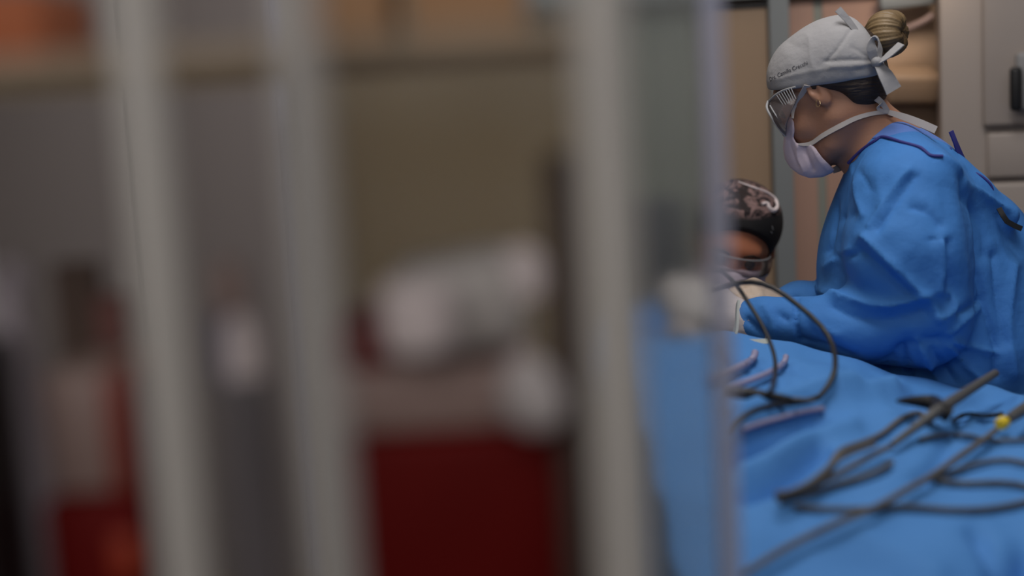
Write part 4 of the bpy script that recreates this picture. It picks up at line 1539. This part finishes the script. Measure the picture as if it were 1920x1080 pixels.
x0 = postx(690, 640, yc)
Builder().box((x0, yc + 0.01, P(690, 650, yc).z - 0.016), (0.035, 0.09, 0.075), None, 0.008, 3).build('latch', M_red, sc_)
# white gauze roll, pad and cap on the container
p0 = P(782, 592, yc - 0.075)
gz_o = Builder().lathe(p0 + Vector((0, -0.0, -0.019)), [(0.006, 0), (0.020, 0.0), (0.0215, 0.004), (0.0215, 0.034), (0.020, 0.038), (0.006, 0.038)], 24).build('gauze_roll', M_gauze)
tag(gz_o, 'white gauze roll against the pale lid of the red container', 'gauze')
p0 = P(978, 512, yc - 0.02)
o = Builder().lathe(p0 + Vector((0, 0, -0.016)), [(0.011, 0), (0.0140, 0.003), (0.0140, 0.022), (0.011, 0.030), (0.004, 0.033)], 24).build('stopper', M_gauze)
tag(o, 'rounded white cap at the right end of the pale lid', 'cap')
p0 = P(1000, 745, yc - 0.085)
Fd = Field(np.arange(p0.x - 0.05, p0.x + 0.05, 0.003), np.arange(p0.y - 0.05, p0.y + 0.05, 0.003), np.arange(p0.z - 0.05, p0.z + 0.05, 0.003))
Fd.ell(p0 + Vector((-0.003, 0, 0.002)), (0.017, 0.013, 0.023), None, 0.01)
Fd.ell(p0 + Vector((0.006, 0, -0.008)), (0.013, 0.012, 0.013), None, 0.01)
o = fobj('gauze_pad', Fd, mat('greyish_gauze', (0.44, 0.40, 0.40), 0.9), rip=(0.002, 160, 4))
tag(o, 'crumpled white gauze pad tucked against the right of the red container', 'gauze')
# dark tube standing in the rack
xt = postx(1062, 600, 0.84)
zt_ = P(1052, 285, 0.84).z
o = Builder().lathe((xt, 0.84, ZL), [(0.010, 0), (0.0105, 0.002), (0.0095, zt_ - ZL - 0.004), (0.007, zt_ - ZL)], 20).build('tube', M_brown)
tag(o, 'tall dark brown tube standing beside the right rack post', 'tube')
# terracotta jar low right
xt = postx(1085, 1040, 0.80)
o = Builder().lathe((xt - 0.004, 0.795, ZL), [(0.014, 0), (0.016, 0.004), (0.016, 0.075), (0.011, 0.085)], 20).build('jar', mat('terracotta_plastic', (0.30, 0.13, 0.085), 0.6))
tag(o, 'small terracotta jar low beside the right rack post', 'jar')

# spray bottle near the divider
xt, yt = postx(452, 640, 0.86), 0.86
zs, zk_ = P(450, 590, yt).z, P(455, 705, yt).z
e_ = empty('pump_bottle', (xt, yt, ZL), 'white pump bottle with blue side between the rack post and the drip stand', 'bottle')
Builder().lathe((xt, yt, ZL), [(0.012, 0), (0.015, 0.003), (0.0155, zk_ - ZL - 0.015), (0.0135, zk_ - ZL)], 24).build('base', mat('dim_grey_plastic', (0.15, 0.135, 0.145), 0.5), e_)
Builder().lathe((xt, yt, zk_), [(0.0135, 0), (0.0125, 0.006), (0.0115, zs - zk_ - 0.008), (0.006, zs - zk_)], 24).build('container', M_gauze, e_)
Builder().lathe((xt - 0.004, yt, zs), [(0.005, 0), (0.0095, 0.004), (0.009, 0.028), (0.004, 0.034)], 20).build('pump', M_smoke, e_)
Builder().box((xt - 0.0115, yt - 0.004, zs - 0.020), (0.006, 0.014, 0.042), None, 0.002).build('side_label', M_blue2, e_)

# left bay: red bin, lavender bottle, black box
x0, x1 = postx(122, 900, 0.90), postx(300, 900, 0.90)
zr = P(200, 700, 0.86).z
e_ = empty('storage_bin', ((x0 + x1) / 2, 0.90, ZL), 'red storage bin left of the pole in the left rack bay', 'bin')
zb = P(200, 930, 0.86).z
Builder().box(((x0 + x1) / 2, 0.90, (ZL + zb) / 2), (x1 - x0, 0.10, zb - ZL), None, 0.005).build('front', M_red, e_)
Builder().box(((x0 + x1) / 2 - 0.008, 0.91, (zb + zr) / 2), ((x1 - x0) * 0.66, 0.09, zr - zb), None, 0.005).build('insert', M_smoke, e_)
Builder().box((x1 - 0.012, 0.905, (zb + zr) / 2), (0.018, 0.09, zr - zb), None, 0.004).build('side_flap', M_red2, e_)
Builder().box((x1 - 0.010, 0.845, P(258, 1040, 0.85).z), (0.016, 0.008, 0.03), None, 0.003).build('label_tab', mat('orange_tab', (0.32, 0.035, 0.012), 0.5), e_)
xt = postx(56, 640, 0.885)
zq = P(50, 500, 0.88).z
e_ = empty('bottle', (xt, 0.88, ZL), 'lavender grey bottle at the far left of the rack', 'bottle')
Builder().lathe((xt + 0.006, 0.88, ZL), [(0.011, 0), (0.0135, 0.003), (0.0135, zq - ZL - 0.05), (0.010, zq - ZL - 0.02), (0.008, zq - ZL - 0.012)], 24, Matrix.Rotation(-0.06, 3, 'Y')).build('body', M_lav, e_)
Builder().lathe((xt - 0.004, 0.88, zq - 0.016), [(0.009, 0), (0.010, 0.002), (0.009, 0.018), (0.005, 0.02)], 20).build('cap', M_lav, e_)
xt = postx(-40, 800, 0.80)
zk = P(8, 620, 0.86).z
e_ = empty('instrument_case', (xt - 0.012, 0.80, ZL), 'black instrument case at the left edge of the rack', 'case')
Builder().box((xt - 0.012, 0.82, (ZL + zk) / 2), (0.030, 0.08, zk - ZL), None, 0.004).build('body', M_black, e_)
Builder().box((xt - 0.012, 0.777, ZL + 0.06), (0.012, 0.008, 0.02), None, 0.002).build('latch', M_cab2, e_)
# reddish syringe box behind the bin
xt = postx(206, 640, 0.98)
o = Builder().box((xt, 1.0, (ZL + P(206, 560, 0.98).z) / 2), (0.022, 0.03, P(206, 560, 0.98).z - ZL), None, 0.003).build('packet', mat('pink_red_packet', (0.20, 0.075, 0.065), 0.6))
tag(o, 'pinkish red packet standing behind the red storage bin', 'packet')
xt = postx(158, 640, 1.02)
o = Builder().box((xt, 1.02, (ZL + P(150, 490, 1.02).z) / 2), (0.032, 0.02, P(150, 490, 1.02).z - ZL), None, 0.003).build('binder', mat('brown_binder', (0.12, 0.08, 0.065), 0.8))
tag(o, 'dark brown binder standing behind the red storage bin', 'binder')

# drip stand in front of the rack
xs, ys = postx(592, 540, 0.68), 0.68
iv = empty('drip_stand', (xs, ys, 0), 'pale grey drip stand pole in front of the right rack bay', 'drip stand')
Builder().tube([Vector((xs, ys, 0.06)), Vector((xs, ys, 2.05))], 0.0110, 18).build('pole', M_stand, iv)
for k in range(5):
    a = 2 * PI * k / 5 + 0.2
    e_ = Vector((xs + 0.26 * math.cos(a), ys + 0.26 * math.sin(a), 0.045)) if False else Vector((xs + 0.20 * math.cos(a), ys - 0.05 + 0.10 * math.sin(a), 0.03))
    Builder().tube([Vector((xs, ys, 0.07)), e_], [0.010, 0.010], 8).build('leg', M_post, iv)
for s in (-1, 1):
    Builder().tube([Vector((xs, ys, 2.03)), Vector((xs + s * 0.07, ys, 2.06)), Vector((xs + s * 0.10, ys, 2.04)), Vector((xs + s * 0.115, ys, 2.07))], 0.004, 8).build('hook', M_steel, iv)

# hazy acrylic screen on feet
YSC = 1.20
xe1, xe0 = postx(1350, 540, YSC), postx(560, 540, YSC)
sn = empty('protective_screen', ((xe0 + xe1) / 2, YSC, 0), 'hazy clear protective screen between the rack and the table', 'screen')
Builder().box(((xe0 + xe1) / 2, YSC, 1.15), (xe1 - xe0 - 0.014, 0.006, 1.70)).build('pane', M_acrylic, sn, smooth=False)
Builder().box((xe1, YSC, 1.08), (0.021, 0.010, 1.90), None, 0.003).build('edge_strip', M_edge, sn)
Builder().box((xe0, YSC, 1.08), (0.021, 0.010, 1.90), None, 0.003).build('edge_strip', M_edge, sn)
Builder().box(((xe0 + xe1) / 2, YSC, 0.28), (xe1 - xe0, 0.014, 0.04), None, 0.003).build('bottom_rail', M_frame, sn)
for x in (xe0, xe1):
    Builder().box((x, YSC, 0.04), (0.03, 0.14, 0.03), None, 0.006).build('foot', M_frame, sn)
    Builder().box((x, YSC, 0.15), (0.02, 0.02, 0.24), None, 0.003).build('upright', M_frame, sn)

# grey brown cupboard far left on the back wall
x0, x1 = postx(15, 540, 3.3), postx(565, 540, 3.3)
e_ = empty('wall_cupboard', ((x0 + x1) / 2, 3.4, 0), 'tall grey brown cupboard on the back wall beyond the left bay', 'cupboard')
M_cup = mat('grey_brown_laminate', (0.215, 0.185, 0.178), 0.6)
Builder().box(((x0 + x1) / 2, 3.4, 1.05), (x1 - x0, 0.36, 2.1), None, 0.006).build('body', M_cup, e_)
for k in (0, 1):
    xd = x0 + (x1 - x0) * (0.25 + 0.5 * k)
    d_ = Builder().box((xd, 3.21, 1.05), ((x1 - x0) / 2 - 0.012, 0.02, 2.04), None, 0.004).build('door', M_cup, e_)
    Builder().tube([Vector((xd + (0.5 - k) * (x1 - x0) * 0.36, 3.19, 0.98)), Vector((xd + (0.5 - k) * (x1 - x0) * 0.36, 3.175, 1.0)), Vector((xd + (0.5 - k) * (x1 - x0) * 0.36, 3.175, 1.14)), Vector((xd + (0.5 - k) * (x1 - x0) * 0.36, 3.19, 1.16))], 0.005, 8).build('handle', M_steel, d_)
